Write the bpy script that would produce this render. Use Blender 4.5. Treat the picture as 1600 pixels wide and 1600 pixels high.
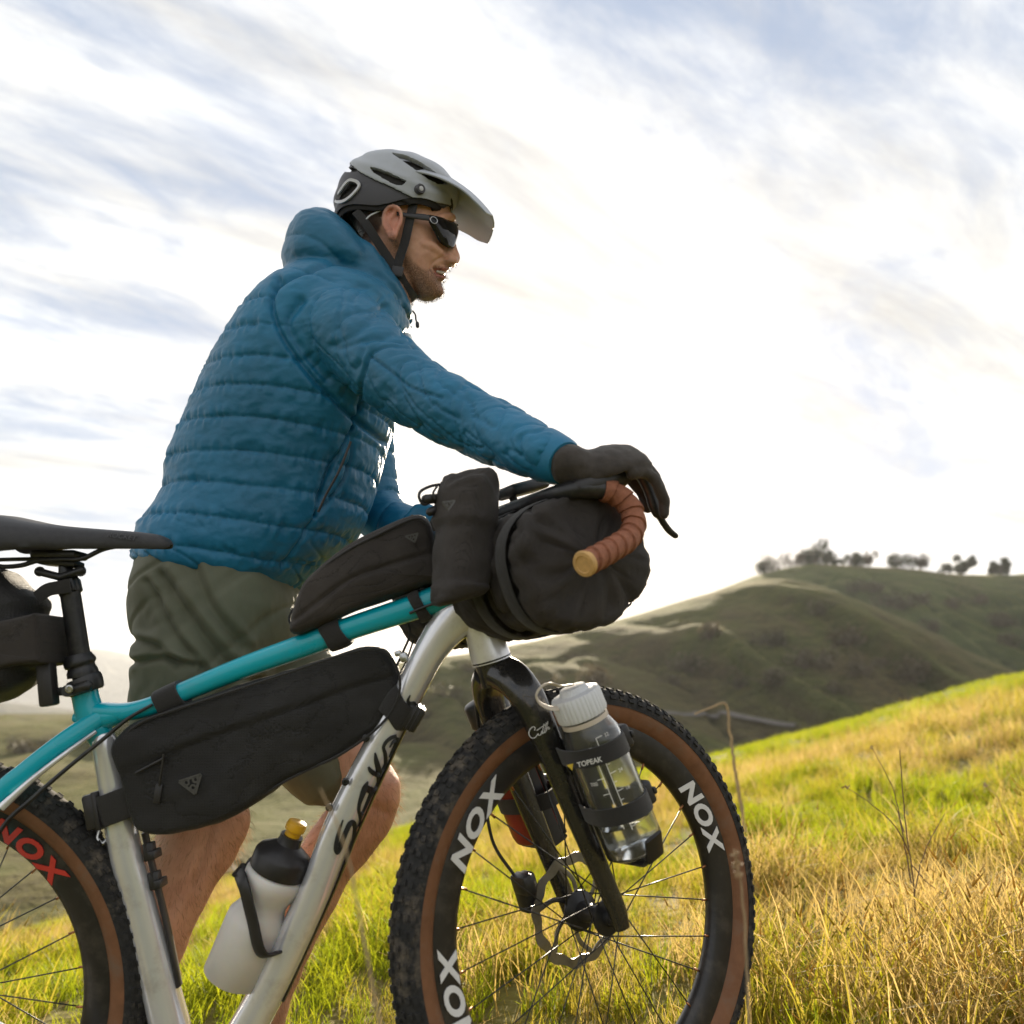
import bpy, bmesh, math, random
import numpy as np
from mathutils import Vector, Matrix, Quaternion

for o in list(bpy.data.objects):
    bpy.data.objects.remove(o, do_unlink=True)
SC = bpy.context.scene
COL = SC.collection
R = math.radians

# ------------------------------------------------------------------ camera
CAM_POS = np.array((0.0, -1.33, 0.73))
PITCH = R(9.7)
FPX = 1400.0
cam_d = bpy.data.cameras.new('camera')
cam = bpy.data.objects.new('camera', cam_d)
COL.objects.link(cam)
cam.location = CAM_POS
cam.rotation_euler = (R(90) + PITCH, 0, 0)
cam_d.sensor_width = 36.0
cam_d.lens = FPX / 1600 * 36.0
cam_d.clip_start = 0.05
cam_d.clip_end = 30000
cam_d.dof.use_dof = True
cam_d.dof.focus_distance = 1.55
cam_d.dof.aperture_fstop = 3.8
SC.camera = cam

def ray(px, py):
    x = (px - 800) / FPX; u = -(py - 800) / FPX
    return np.array((x, math.cos(PITCH) - u * math.sin(PITCH), math.sin(PITCH) + u * math.cos(PITCH)))
def at(px, py, Y=0.0):
    d = ray(px, py)
    return CAM_POS + d * ((Y - CAM_POS[1]) / d[1])
def ppm(px, py, Y=0.0):          # pixels per metre there
    p = at(px, py, Y) - CAM_POS
    return FPX / (p[1] * math.cos(PITCH) + p[2] * math.sin(PITCH))

def proj(V):
    d = np.atleast_2d(V) - CAM_POS; f = d[:, 1] * math.cos(PITCH) + d[:, 2] * math.sin(PITCH); u = -d[:, 1] * math.sin(PITCH) + d[:, 2] * math.cos(PITCH)
    return np.stack([800 + FPX * d[:, 0] / f, 800 - FPX * u / f], 1)

# ------------------------------------------------------------------ sun + sky
sd = ray(915, 690); sd = sd / np.linalg.norm(sd)
SUN_EL = math.asin(sd[2]); SUN_AZ = math.atan2(sd[0], sd[1])
sun_d = bpy.data.lights.new('sun', 'SUN')
sun_d.energy = 4.8; sun_d.angle = R(0.53); sun_d.color = (1.0, 0.86, 0.66)
sun = bpy.data.objects.new('sun', sun_d); COL.objects.link(sun)
sun.rotation_euler = Vector(-sd).to_track_quat('-Z', 'Y').to_euler()
sun.location = (2, 10, 8)

W = bpy.data.worlds.new('World'); SC.world = W; W.use_nodes = True
nt = W.node_tree; nt.nodes.clear()
def N(t, ty, **kw):
    n = t.nodes.new(ty)
    for k, v in kw.items():
        if k == 'i':
            for kk, vv in v.items(): n.inputs[kk].default_value = vv
        else: setattr(n, k, v)
    return n
L = lambda t, a, b: t.links.new(a, b)
sky = N(nt, 'ShaderNodeTexSky', sky_type='NISHITA', sun_disc=False, sun_elevation=SUN_EL, sun_rotation=SUN_AZ,
        altitude=200, air_density=1.0, dust_density=1.5, ozone_density=1.0)
tc = N(nt, 'ShaderNodeTexCoord')
sx = N(nt, 'ShaderNodeSeparateXYZ'); L(nt, tc.outputs['Generated'], sx.inputs[0])
def M(t, op, a, b=None, c=None, clamp=False):
    n = t.nodes.new('ShaderNodeMath'); n.operation = op; n.use_clamp = clamp
    for k, v in enumerate((a, b, c)):
        if v is None: continue
        if isinstance(v, (int, float)): n.inputs[k].default_value = v
        else: t.links.new(v, n.inputs[k])
    return n.outputs[0]
zz = M(nt, 'ADD', M(nt, 'MAXIMUM', sx.outputs[2], 0.0), 0.13)
cx_ = M(nt, 'DIVIDE', sx.outputs[0], zz); cy_ = M(nt, 'DIVIDE', sx.outputs[1], zz)
cmb = N(nt, 'ShaderNodeCombineXYZ'); L(nt, cx_, cmb.inputs[0]); L(nt, cy_, cmb.inputs[1])
def cloudnoise(rot, scl, loc, nscale, detail, rough, dist):
    m0 = N(nt, 'ShaderNodeMapping'); L(nt, cmb.outputs[0], m0.inputs[0]); m0.inputs['Rotation'].default_value = (0, 0, rot)
    mp = N(nt, 'ShaderNodeMapping'); L(nt, m0.outputs[0], mp.inputs[0])
    mp.inputs['Scale'].default_value = scl; mp.inputs['Location'].default_value = loc
    nz = N(nt, 'ShaderNodeTexNoise', i={'Scale': nscale, 'Detail': detail, 'Roughness': rough, 'Distortion': dist})
    L(nt, mp.outputs[0], nz.inputs[0]); return nz.outputs[0]
n1 = cloudnoise(R(-42), (0.42, 1.0, 1), (0.3, 0.35, 0), 1.7, 9, 0.58, 0.5)
n2 = cloudnoise(R(-50), (0.75, 1.5, 1), (3.1, 1.2, 0), 4.2, 9, 0.66, 0.5)
nn = M(nt, 'ADD', M(nt, 'MULTIPLY', n1, 0.72), M(nt, 'MULTIPLY', n2, 0.28))
cr = N(nt, 'ShaderNodeMapRange', interpolation_type='SMOOTHSTEP', i={'From Min': 0.36, 'From Max': 0.56, 'To Min': 0.10, 'To Max': 1.0})
L(nt, nn, cr.inputs[0])
n3 = cloudnoise(R(-38), (0.5, 1.5, 1), (7.7, 2.4, 0), 2.6, 9, 0.64, 0.4)
shade = N(nt, 'ShaderNodeMapRange', i={'From Min': 0.32, 'From Max': 0.68, 'To Min': 0.62, 'To Max': 1.2}); L(nt, n3, shade.inputs[0])
cloud_col = N(nt, 'ShaderNodeVectorMath', operation='SCALE'); cloud_col.inputs[0].default_value = (4.35, 4.27, 4.12); L(nt, shade.outputs[0], cloud_col.inputs['Scale'])
# thin cloud carries part of the clear sky's light as well, so it brightens towards the sun
add = N(nt, 'ShaderNodeVectorMath', operation='MULTIPLY_ADD'); L(nt, sky.outputs[0], add.inputs[0]); add.inputs[1].default_value = (0.040, 0.036, 0.030); L(nt, cloud_col.outputs[0], add.inputs[2])
gap = N(nt, 'ShaderNodeVectorMath', operation='MULTIPLY_ADD'); L(nt, sky.outputs[0], gap.inputs[0]); gap.inputs[1].default_value = (0.10, 0.10, 0.11); gap.inputs[2].default_value = (1.25, 1.62, 2.25)
mx = N(nt, 'ShaderNodeMix', data_type='RGBA'); L(nt, cr.outputs[0], mx.inputs[0]); L(nt, gap.outputs[0], mx.inputs[6]); L(nt, add.outputs[0], mx.inputs[7])
bg = N(nt, 'ShaderNodeBackground', i={'Strength': 0.1}); L(nt, mx.outputs[2], bg.inputs[0])
wo = N(nt, 'ShaderNodeOutputWorld'); L(nt, bg.outputs[0], wo.inputs[0])

vs = SC.view_settings
vs.view_transform = 'Standard'; vs.look = 'None'; vs.exposure = 1.36; vs.gamma = 1.0; vs.use_curve_mapping = False
SC.render.engine = 'CYCLES'
SC.cycles.use_denoising = True
SC.cycles.max_bounces = 8; SC.cycles.transparent_max_bounces = 16
SC.cycles.transmission_bounces = 8; SC.cycles.diffuse_bounces = 3; SC.cycles.glossy_bounces = 4
SC.cycles.sample_clamp_indirect = 6.0
SC.cycles.caustics_reflective = False; SC.cycles.caustics_refractive = False

# ------------------------------------------------------------------ helpers
rng = np.random.default_rng(7)
random.seed(7)

_perm = np.random.default_rng(3).permutation(256); _perm = np.concatenate([_perm] * 3)
_grad = np.random.default_rng(4).normal(size=(256, 3)); _grad /= np.linalg.norm(_grad, axis=1)[:, None]
def noise3(p):
    p = np.asarray(p, float); i = np.floor(p).astype(int); f = p - i; i &= 255
    u = f * f * f * (f * (f * 6 - 15) + 10)
    out = 0
    for dx in (0, 1):
        for dy in (0, 1):
            for dz in (0, 1):
                h = _perm[_perm[_perm[i[:, 0] + dx] + i[:, 1] + dy] + i[:, 2] + dz]
                g = _grad[h]
                d = ((f - (dx, dy, dz)) * g).sum(1)
                w = (u[:, 0] if dx else 1 - u[:, 0]) * (u[:, 1] if dy else 1 - u[:, 1]) * (u[:, 2] if dz else 1 - u[:, 2])
                out = out + d * w
    return out * 1.5
def fbm(p, oct=4, rough=0.5):
    p = np.asarray(p, float); a = 1.0; s = 0
    for k in range(oct):
        s = s + a * noise3(p + 17.3 * k); p = p * 2.03; a *= rough
    return s
def sst(a, b, x):
    t = np.clip((np.asarray(x, float) - a) / (b - a), 0, 1); return t * t * (3 - 2 * t)

def mat(name, col, rough=0.5, metal=0.0, var=0.12, scale=30, bump=0.0, bscale=300, spec=0.5, coat=0.0, sheen=0.0,
        col2=None, dirt=None, dscale=8, sss=0.0, rvar=0.0, detail=4, stretch=None):
    m = bpy.data.materials.new(name); m.use_nodes = True
    t = m.node_tree; b = t.nodes['Principled BSDF']
    tc = N(t, 'ShaderNodeTexCoord'); src = tc.outputs['Object']
    if stretch:
        mp = N(t, 'ShaderNodeMapping'); mp.inputs['Scale'].default_value = stretch; L(t, src, mp.inputs[0]); src = mp.outputs[0]
    nz = N(t, 'ShaderNodeTexNoise', i={'Scale': scale, 'Detail': detail, 'Roughness': 0.6}); L(t, src, nz.inputs[0])
    c = np.array(col[:3])
    lo = tuple(c * (1 - var)) + (1,); hi = tuple(np.array(col2[:3]) if col2 is not None else np.minimum(c * (1 + var), 1)) + (1,)
    mr = N(t, 'ShaderNodeMapRange', i={'From Min': 0.3, 'From Max': 0.7}); L(t, nz.outputs[0], mr.inputs[0])
    mxn = N(t, 'ShaderNodeMix', data_type='RGBA'); L(t, mr.outputs[0], mxn.inputs[0]); mxn.inputs[6].default_value = lo; mxn.inputs[7].default_value = hi
    out = mxn.outputs[2]
    if dirt is not None:
        nd = N(t, 'ShaderNodeTexNoise', i={'Scale': dscale, 'Detail': 8, 'Roughness': 0.7}); L(t, tc.outputs['Object'], nd.inputs[0])
        md = N(t, 'ShaderNodeMapRange', i={'From Min': 0.52, 'From Max': 0.72, 'To Max': dirt[3]}); L(t, nd.outputs[0], md.inputs[0])
        mm = N(t, 'ShaderNodeMix', data_type='RGBA'); L(t, md.outputs[0], mm.inputs[0]); L(t, out, mm.inputs[6]); mm.inputs[7].default_value = tuple(dirt[:3]) + (1,)
        out = mm.outputs[2]
    L(t, out, b.inputs['Base Color'])
    b.inputs['Roughness'].default_value = rough; b.inputs['Metallic'].default_value = metal
    b.inputs['Specular IOR Level'].default_value = spec
    if coat: b.inputs['Coat Weight'].default_value = coat; b.inputs['Coat Roughness'].default_value = 0.06
    if sheen: b.inputs['Sheen Weight'].default_value = sheen; b.inputs['Sheen Roughness'].default_value = 0.5
    if sss:
        b.inputs['Subsurface Weight'].default_value = sss; b.inputs['Subsurface Radius'].default_value = (0.012, 0.004, 0.0015); b.inputs['Subsurface Scale'].default_value = 1.0
    if rvar:
        mrr = N(t, 'ShaderNodeMapRange', i={'From Min': 0.3, 'From Max': 0.7, 'To Min': max(rough - rvar, .02), 'To Max': min(rough + rvar, 1)}); L(t, nz.outputs[0], mrr.inputs[0]); L(t, mrr.outputs[0], b.inputs['Roughness'])
    if bump:
        nb = N(t, 'ShaderNodeTexNoise', i={'Scale': bscale, 'Detail': 3}); L(t, src, nb.inputs[0])
        bp = N(t, 'ShaderNodeBump', i={'Strength': bump, 'Distance': 0.002}); L(t, nb.outputs[0], bp.inputs['Height']); L(t, bp.outputs[0], b.inputs['Normal'])
    return m

def empty(name, loc, label=None, cat=None, group=None):
    o = bpy.data.objects.new(name, None); COL.objects.link(o); o.location = Vector(loc); o.empty_display_size = 0.05
    tag(o, label, cat, group); return o
def tag(o, label=None, cat=None, group=None, kind=None):
    if label: o['label'] = label
    if cat: o['category'] = cat
    if group: o['group'] = group
    if kind: o['kind'] = kind
    return o
def adopt(o, parent):
    # parts are modelled in world coordinates: only a root Empty carries an offset
    o.parent = parent
    if parent.parent is None: o.matrix_parent_inverse = Matrix.Translation(-parent.location)
    return o
def mk(name, V, F, m=None, parent=None, smooth=True, autosharp=None):
    me = bpy.data.meshes.new(name)
    V = np.asarray(V, float)
    me.from_pydata(V.tolist(), [], F)
    me.update()
    if smooth: me.polygons.foreach_set('use_smooth', [True] * len(me.polygons))
    if autosharp is not None and smooth:
        me.set_sharp_from_angle(angle=R(autosharp))
    o = bpy.data.objects.new(name, me); COL.objects.link(o)
    if m is not None:
        for k in (m if isinstance(m, (list, tuple)) else [m]): me.materials.append(k)
    if parent is not None: adopt(o, parent)
    return o
class MB:
    """collects shapes that make ONE part"""
    def __init__(s): s.V = []; s.F = []; s.n = 0; s.MI = []
    def add(s, V, F, mi=0):
        V = np.asarray(V, float); s.V.append(V); s.F += [tuple(i + s.n for i in f) for f in F]; s.MI += [mi] * len(F); s.n += len(V); return s
    def build(s, name, m, parent=None, smooth=True, autosharp=40):
        o = mk(name, np.concatenate(s.V), s.F, m, parent, smooth, autosharp)
        if any(s.MI): o.data.polygons.foreach_set('material_index', s.MI)
        return o
def loft(S, cap=True, closed=True, loop=False):
    n = len(S[0]); V = np.concatenate(S); F = []
    m = len(S)
    for i in range(m if loop else m - 1):
        j2 = (i + 1) % m
        for k in range(n if closed else n - 1):
            k2 = (k + 1) % n
            F.append((i * n + k, i * n + k2, j2 * n + k2, j2 * n + k))
    if cap and closed and not loop:
        F.append(tuple(range(n - 1, -1, -1))); F.append(tuple((m - 1) * n + k for k in range(n)))
    return V, F
def spline(P, n):
    """Catmull-Rom through rows of P (any width), n samples, roughly even by chord length of first 3 columns"""
    P = np.asarray(P, float)
    if len(P) == 2:
        t = np.linspace(0, 1, n)[:, None]; return P[0] * (1 - t) + P[1] * t
    E = np.vstack([2 * P[0] - P[1], P, 2 * P[-1] - P[-2]])
    seg = np.linalg.norm(np.diff(P[:, :3], axis=0), axis=1) ** 0.5 + 1e-9
    cum = np.concatenate([[0], np.cumsum(seg)]); ts = np.linspace(0, cum[-1], n)
    out = []
    for t in ts:
        i = min(np.searchsorted(cum, t, side='right') - 1, len(P) - 2); u = (t - cum[i]) / seg[i]
        p0, p1, p2, p3 = E[i], E[i + 1], E[i + 2], E[i + 3]
        d1, d2 = seg[i], seg[i]
        d0 = seg[i - 1] if i > 0 else seg[i]; d3 = seg[i + 1] if i + 1 < len(seg) else seg[i]
        m1 = (p2 - p0) / (d0 + d1) * d1; m2 = (p3 - p1) / (d1 + d3) * d1
        out.append((2 * u**3 - 3 * u**2 + 1) * p1 + (u**3 - 2 * u**2 + u) * m1 + (-2 * u**3 + 3 * u**2) * p2 + (u**3 - u**2) * m2)
    return np.array(out)
def frames(P, up=None):
    P = np.asarray(P, float); T = np.gradient(P, axis=0); T /= np.linalg.norm(T, axis=1)[:, None] + 1e-12
    u = np.array(up if up is not None else (0, -1, 0.02), float)
    A = []; B = []
    for t in T:
        u = u - t * np.dot(u, t); u /= np.linalg.norm(u) + 1e-12
        A.append(u.copy()); B.append(np.cross(t, u))
    return T, np.array(A), np.array(B)
def tube(P, r, n=14, cap=True, up=None, rb=None, power=2.0, round_ends=0):
    """tube along P; r radius along the 'up' side, rb across; power>2 gives boxier sections"""
    P = np.asarray(P, float); r = np.broadcast_to(np.asarray(r, float), (len(P),)); rb = r if rb is None else np.broadcast_to(np.asarray(rb, float), (len(P),))
    if round_ends:
        k = round_ends; T = P[0] - P[1]; T /= np.linalg.norm(T); T2 = P[-1] - P[-2]; T2 /= np.linalg.norm(T2)
        a = np.linspace(math.pi / 2 * 0.97, 0, k + 1)[:-1]
        P0 = np.array([P[0] + T * rb[0] * math.sin(q) for q in a]); P1 = np.array([P[-1] + T2 * rb[-1] * math.sin(q) for q in a[::-1]])
        r = np.concatenate([r[0] * np.cos(a), r, r[-1] * np.cos(a[::-1])]); rb = np.concatenate([rb[0] * np.cos(a), rb, rb[-1] * np.cos(a[::-1])])
        P = np.vstack([P0, P, P1])
    T, A, B = frames(P, up)
    th = np.linspace(0, 2 * math.pi, n, endpoint=False)
    c, s_ = np.cos(th), np.sin(th)
    if power != 2.0:
        c = np.sign(c) * abs(c) ** (2 / power); s_ = np.sign(s_) * abs(s_) ** (2 / power)
    S = [P[i] + A[i] * (r[i] * c)[:, None] + B[i] * (rb[i] * s_)[:, None] for i in range(len(P))]
    return loft(S, cap)
def lathe(prof, n=32, M4=None, cap=True):
    """prof: (radius, height) along local z"""
    th = np.linspace(0, 2 * math.pi, n, endpoint=False)
    S = [np.stack([r * np.cos(th), r * np.sin(th), np.full(n, h)], 1) for r, h in prof]
    V, F = loft(S, cap)
    return (xf(V, M4), F) if M4 is not None else (V, F)
def xf(V, M4):
    Mn = np.array(M4); return np.asarray(V) @ Mn[:3, :3].T + Mn[:3, 3]
def basis(origin, x=None, y=None, z=None):
    """4x4 with given axes (two suffice)"""
    v = lambda a: Vector(a).normalized() if a is not None else None
    x, y, z = v(x), v(y), v(z)
    if z is not None and x is not None: y = z.cross(x).normalized(); x = y.cross(z)
    elif z is not None and y is not None: x = y.cross(z).normalized(); y = z.cross(x)
    elif x is not None and y is not None: z = x.cross(y).normalized(); y = z.cross(x)
    elif z is not None:
        x = z.orthogonal().normalized(); y = z.cross(x)
    m = Matrix((x, y, z)).transposed().to_4x4(); m.translation = Vector(origin); return np.array(m)
def box(sx, sy, sz, b=0.0, M4=None, seg=2):
    bm = bmesh.new(); bmesh.ops.create_cube(bm, size=1.0)
    for v in bm.verts: v.co = Vector((v.co.x * sx, v.co.y * sy, v.co.z * sz))
    if b: bmesh.ops.bevel(bm, geom=bm.edges[:], offset=b, segments=seg, profile=0.5, affect='EDGES')
    V = np.array([v.co[:] for v in bm.verts]); bm.verts.index_update(); F = [tuple(v.index for v in f.verts) for f in bm.faces]; bm.free()
    return (xf(V, M4), F) if M4 is not None else (V, F)
def outline(P, n):
    """closed smooth outline through 2D/3D points"""
    P = np.asarray(P, float); Q = np.vstack([P[-2:], P, P[:3]])
    seg = np.linalg.norm(np.diff(Q, axis=0), axis=1) ** 0.5
    cum = np.concatenate([[0], np.cumsum(seg)]); a, b = cum[2], cum[2 + len(P)]
    ts = np.linspace(a, b, n, endpoint=False); out = []
    for t in ts:
        i = min(max(np.searchsorted(cum, t, side='right') - 1, 1), len(Q) - 3); u = (t - cum[i]) / seg[i]
        p0, p1, p2, p3 = Q[i - 1], Q[i], Q[i + 1], Q[i + 2]
        m1 = (p2 - p0) / (seg[i - 1] + seg[i]) * seg[i]; m2 = (p3 - p1) / (seg[i] + seg[i + 1]) * seg[i]
        out.append((2 * u**3 - 3 * u**2 + 1) * p1 + (u**3 - 2 * u**2 + u) * m1 + (-2 * u**3 + 3 * u**2) * p2 + (u**3 - u**2) * m2)
    return np.array(out)
def pillow(pts, Yc, half, n=120, rnd=0.03, rings=7, fill=8, bulge=0.0, disp=None, soft=0.5):
    """a bag: closed outline given in photo pixels at depth Yc, +-half deep in Y, edges rounded by rnd (m), sides bulging"""
    O = outline(pts, n)
    W3 = np.array([at(p[0], p[1], Yc) for p in O]); X = W3[:, [0, 2]]
    c = X.mean(0)
    T = np.roll(X, -1, 0) - np.roll(X, 1, 0); Nn = np.stack([T[:, 1], -T[:, 0]], 1); Nn /= np.linalg.norm(Nn, axis=1)[:, None]
    if ((X - c) * Nn).sum() < 0: Nn = -Nn
    for _ in range(4): Nn = (Nn + np.roll(Nn, 1, 0) + np.roll(Nn, -1, 0)) / 3
    S = []
    def ring(inset, y):
        Q = X - Nn * inset; S.append(np.stack([Q[:, 0], np.full(n, y), Q[:, 1]], 1))
    def shrink(base, f, y):
        Q = base + (c - base) * f; S.append(np.stack([Q[:, 0], np.full(n, y), Q[:, 1]], 1))
    rr = min(rnd, half)
    a = np.linspace(0, math.pi / 2, rings)
    def side(sgn):
        st = []
        base = X - Nn * rr * soft
        for f in np.linspace(0.97, 0.0, fill + 1)[:-1]:
            Q = base + (c - base) * f; st.append(np.stack([Q[:, 0], np.full(n, Yc + sgn * (half + bulge * (1 - (1 - f) ** 2))), Q[:, 1]], 1))
        for q in a[::-1]:
            Q = X - Nn * (rr * soft * (1 - math.cos(q))); st.append(np.stack([Q[:, 0], np.full(n, Yc + sgn * (half - rr + rr * math.sin(q))), Q[:, 1]], 1))
        return st
    S = side(-1) + side(1)[::-1]
    V, F = loft(S, True)
    if disp is not None: V = disp(V)
    return V, F
def vnormals(V, F):
    V = np.asarray(V); Nn = np.zeros_like(V)
    Q = np.array([f for f in F if len(f) == 4])
    if len(Q):
        fn = np.cross(V[Q[:, 2]] - V[Q[:, 0]], V[Q[:, 3]] - V[Q[:, 1]])
        for k in range(4): np.add.at(Nn, Q[:, k], fn)
    return Nn / (np.linalg.norm(Nn, axis=1)[:, None] + 1e-12)
def ribbon(P, w, Nrm, th=0.0006, ends=True):
    """flat brush stroke along P of half-width w on a surface with normals Nrm"""
    P = np.asarray(P, float); Nrm = np.broadcast_to(np.asarray(Nrm, float), P.shape); w = np.broadcast_to(np.asarray(w, float), (len(P),))
    T = np.gradient(P, axis=0); T /= np.linalg.norm(T, axis=1)[:, None] + 1e-12
    B = np.cross(T, Nrm); B /= np.linalg.norm(B, axis=1)[:, None] + 1e-12
    S = [np.array([P[i] - B[i] * w[i], P[i] - B[i] * w[i] + Nrm[i] * th, P[i] + B[i] * w[i] + Nrm[i] * th, P[i] + B[i] * w[i]]) for i in range(len(P))]
    return loft(S, True)
def evaluated(o):
    dg = bpy.context.evaluated_depsgraph_get(); dg.update()
    me = bpy.data.meshes.new_from_object(o.evaluated_get(dg)); return me
# ------------------------------------------------------------------ terrain
def field_z(x, y):
    x = np.asarray(x, float); y = np.asarray(y, float)
    k = sst(0.5, 7.0, y)
    sl = 0.11 + (0.235 - 0.11) * k
    z = 0.0 + sl * (x - 0.12) - 0.125 * np.maximum(y - 0.8, 0) * sst(0.5, 3.0, y)
    # behind the camera the slope levels out
    z = np.where(np.abs(x) > 14, z - np.sign(x) * sl * (np.abs(x) - 14) * 0.35, z)
    P = np.stack([x.ravel() * 0.35, y.ravel() * 0.35, np.zeros(x.size)], 1)
    z = z + (fbm(P, 3).reshape(x.shape)) * 0.05 * sst(1.5, 4, y) + (fbm(P * 0.25 + 5, 2).reshape(x.shape)) * 0.25 * sst(5, 12, y)
    crest = 21 + 0.35 * x
    d = np.maximum(y - crest, 0)
    z = z - 0.012 * d * d * (d < 30) - (d >= 30) * (10.8 + 0.3 * (d - 30))
    return z
def hnoise(x, y, s, o=4):
    return fbm(np.stack([x.ravel() * s, y.ravel() * s, np.zeros(x.size) + 3.3], 1), o).reshape(x.shape)
def ground_z(x, y):
    f = field_z(x, y)
    valley = -13.5 + 0.02 * x + 2.2 * hnoise(x, y, 0.014) + 0.5 * hnoise(x, y, 0.06)
    valley = valley + sst(60, 260, np.abs(x) * 0.0 + y) * 2.0
    valley = valley - 150 * sst(230, 900, np.hypot(x, y)) * (y > -50) - 60 * sst(300, 1500, np.hypot(x, y))
    far = np.hypot(x, y) > 70
    return np.where(far, valley, np.maximum(f, valley))
def gridmesh(name, xs, ys, zf, m, label=None):
    Xg, Yg = np.meshgrid(xs, ys, indexing='xy'); Zg = zf(Xg, Yg)
    V = np.stack([Xg.ravel(), Yg.ravel(), Zg.ravel()], 1); nx, ny = len(xs), len(ys)
    I = (np.arange(ny - 1)[:, None] * nx + np.arange(nx - 1)[None]).ravel()
    F = np.stack([I, I + 1, I + nx + 1, I + nx], 1).tolist()
    return mk(name, V, F, m)
def sinhspace(a, b, n, k, c=0.0):
    t = np.linspace(-1, 1, n); s = np.sinh(k * t) / math.sinh(k)
    return np.where(s < 0, c + (c - a) * s, c + (b - c) * s)

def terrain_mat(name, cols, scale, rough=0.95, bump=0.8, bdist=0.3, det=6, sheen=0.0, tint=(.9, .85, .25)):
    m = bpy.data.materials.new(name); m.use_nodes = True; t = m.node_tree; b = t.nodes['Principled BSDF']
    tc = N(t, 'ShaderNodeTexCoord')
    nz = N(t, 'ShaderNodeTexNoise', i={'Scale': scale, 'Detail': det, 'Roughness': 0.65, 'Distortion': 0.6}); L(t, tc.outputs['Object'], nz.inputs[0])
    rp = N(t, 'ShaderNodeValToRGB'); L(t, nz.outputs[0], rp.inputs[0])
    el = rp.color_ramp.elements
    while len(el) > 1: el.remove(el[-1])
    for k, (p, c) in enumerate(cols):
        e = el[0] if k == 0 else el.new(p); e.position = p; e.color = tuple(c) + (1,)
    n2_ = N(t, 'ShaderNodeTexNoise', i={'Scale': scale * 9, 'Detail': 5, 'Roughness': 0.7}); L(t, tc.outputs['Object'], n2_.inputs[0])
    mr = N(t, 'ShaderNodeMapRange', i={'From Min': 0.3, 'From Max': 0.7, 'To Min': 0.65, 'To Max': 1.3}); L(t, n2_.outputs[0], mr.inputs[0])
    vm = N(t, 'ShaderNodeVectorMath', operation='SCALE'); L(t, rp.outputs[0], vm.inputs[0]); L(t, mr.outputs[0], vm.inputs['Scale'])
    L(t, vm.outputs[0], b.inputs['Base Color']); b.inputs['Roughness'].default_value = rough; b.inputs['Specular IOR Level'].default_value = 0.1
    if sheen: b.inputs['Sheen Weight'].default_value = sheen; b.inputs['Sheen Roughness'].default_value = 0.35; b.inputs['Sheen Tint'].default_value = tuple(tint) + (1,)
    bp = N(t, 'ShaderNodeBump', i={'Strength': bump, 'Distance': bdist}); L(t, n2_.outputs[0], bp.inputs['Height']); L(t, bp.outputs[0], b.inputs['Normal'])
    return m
m_ground = terrain_mat('meadow_soil', [(0.3, (0.10, 0.10, 0.02)), (0.45, (0.16, 0.13, 0.04)), (0.6, (0.09, 0.11, 0.02)), (0.75, (0.18, 0.14, 0.06))], 0.12)
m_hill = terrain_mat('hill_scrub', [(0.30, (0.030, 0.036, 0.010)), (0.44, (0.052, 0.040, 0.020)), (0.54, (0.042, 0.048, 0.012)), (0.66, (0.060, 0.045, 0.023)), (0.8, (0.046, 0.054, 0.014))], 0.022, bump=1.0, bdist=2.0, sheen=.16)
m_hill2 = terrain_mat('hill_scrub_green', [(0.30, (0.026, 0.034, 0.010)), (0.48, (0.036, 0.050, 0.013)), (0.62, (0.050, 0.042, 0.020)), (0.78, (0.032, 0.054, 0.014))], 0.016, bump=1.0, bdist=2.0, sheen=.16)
m_far = terrain_mat('far_range', [(0.3, (0.06, 0.07, 0.045)), (0.7, (0.12, 0.10, 0.06))], 0.0012, bdist=20)

xs = np.concatenate([[-6000, -4900, -3800, -2600, -1700, -1100, -700, -450, -300, -200, -140, -100, -80], np.linspace(-66, 66, 221), [80, 100, 140, 200, 300, 450, 700, 1100, 1700, 2600, 3800, 4900, 6000]])
ys = np.concatenate([[-6000, -4500, -2500, -1200, -600, -300, -150, -80, -50, -30, -20, -12], np.linspace(-8, 60, 261), np.linspace(61, 260, 120), [280, 320, 380, 460, 600, 800, 1100, 1600, 2400, 3500, 5000, 6000]])
ground = tag(gridmesh('ground', xs, ys, ground_z, m_ground), 'grassy hillside sloping up behind the front wheel', kind='structure')
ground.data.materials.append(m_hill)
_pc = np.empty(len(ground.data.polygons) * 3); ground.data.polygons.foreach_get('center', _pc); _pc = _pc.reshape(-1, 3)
ground.data.polygons.foreach_set('material_index', (field_z(_pc[:, 0], _pc[:, 1]) < _pc[:, 2] - .05).astype(int) | (np.hypot(_pc[:, 0], _pc[:, 1]) > 70).astype(int))

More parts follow.
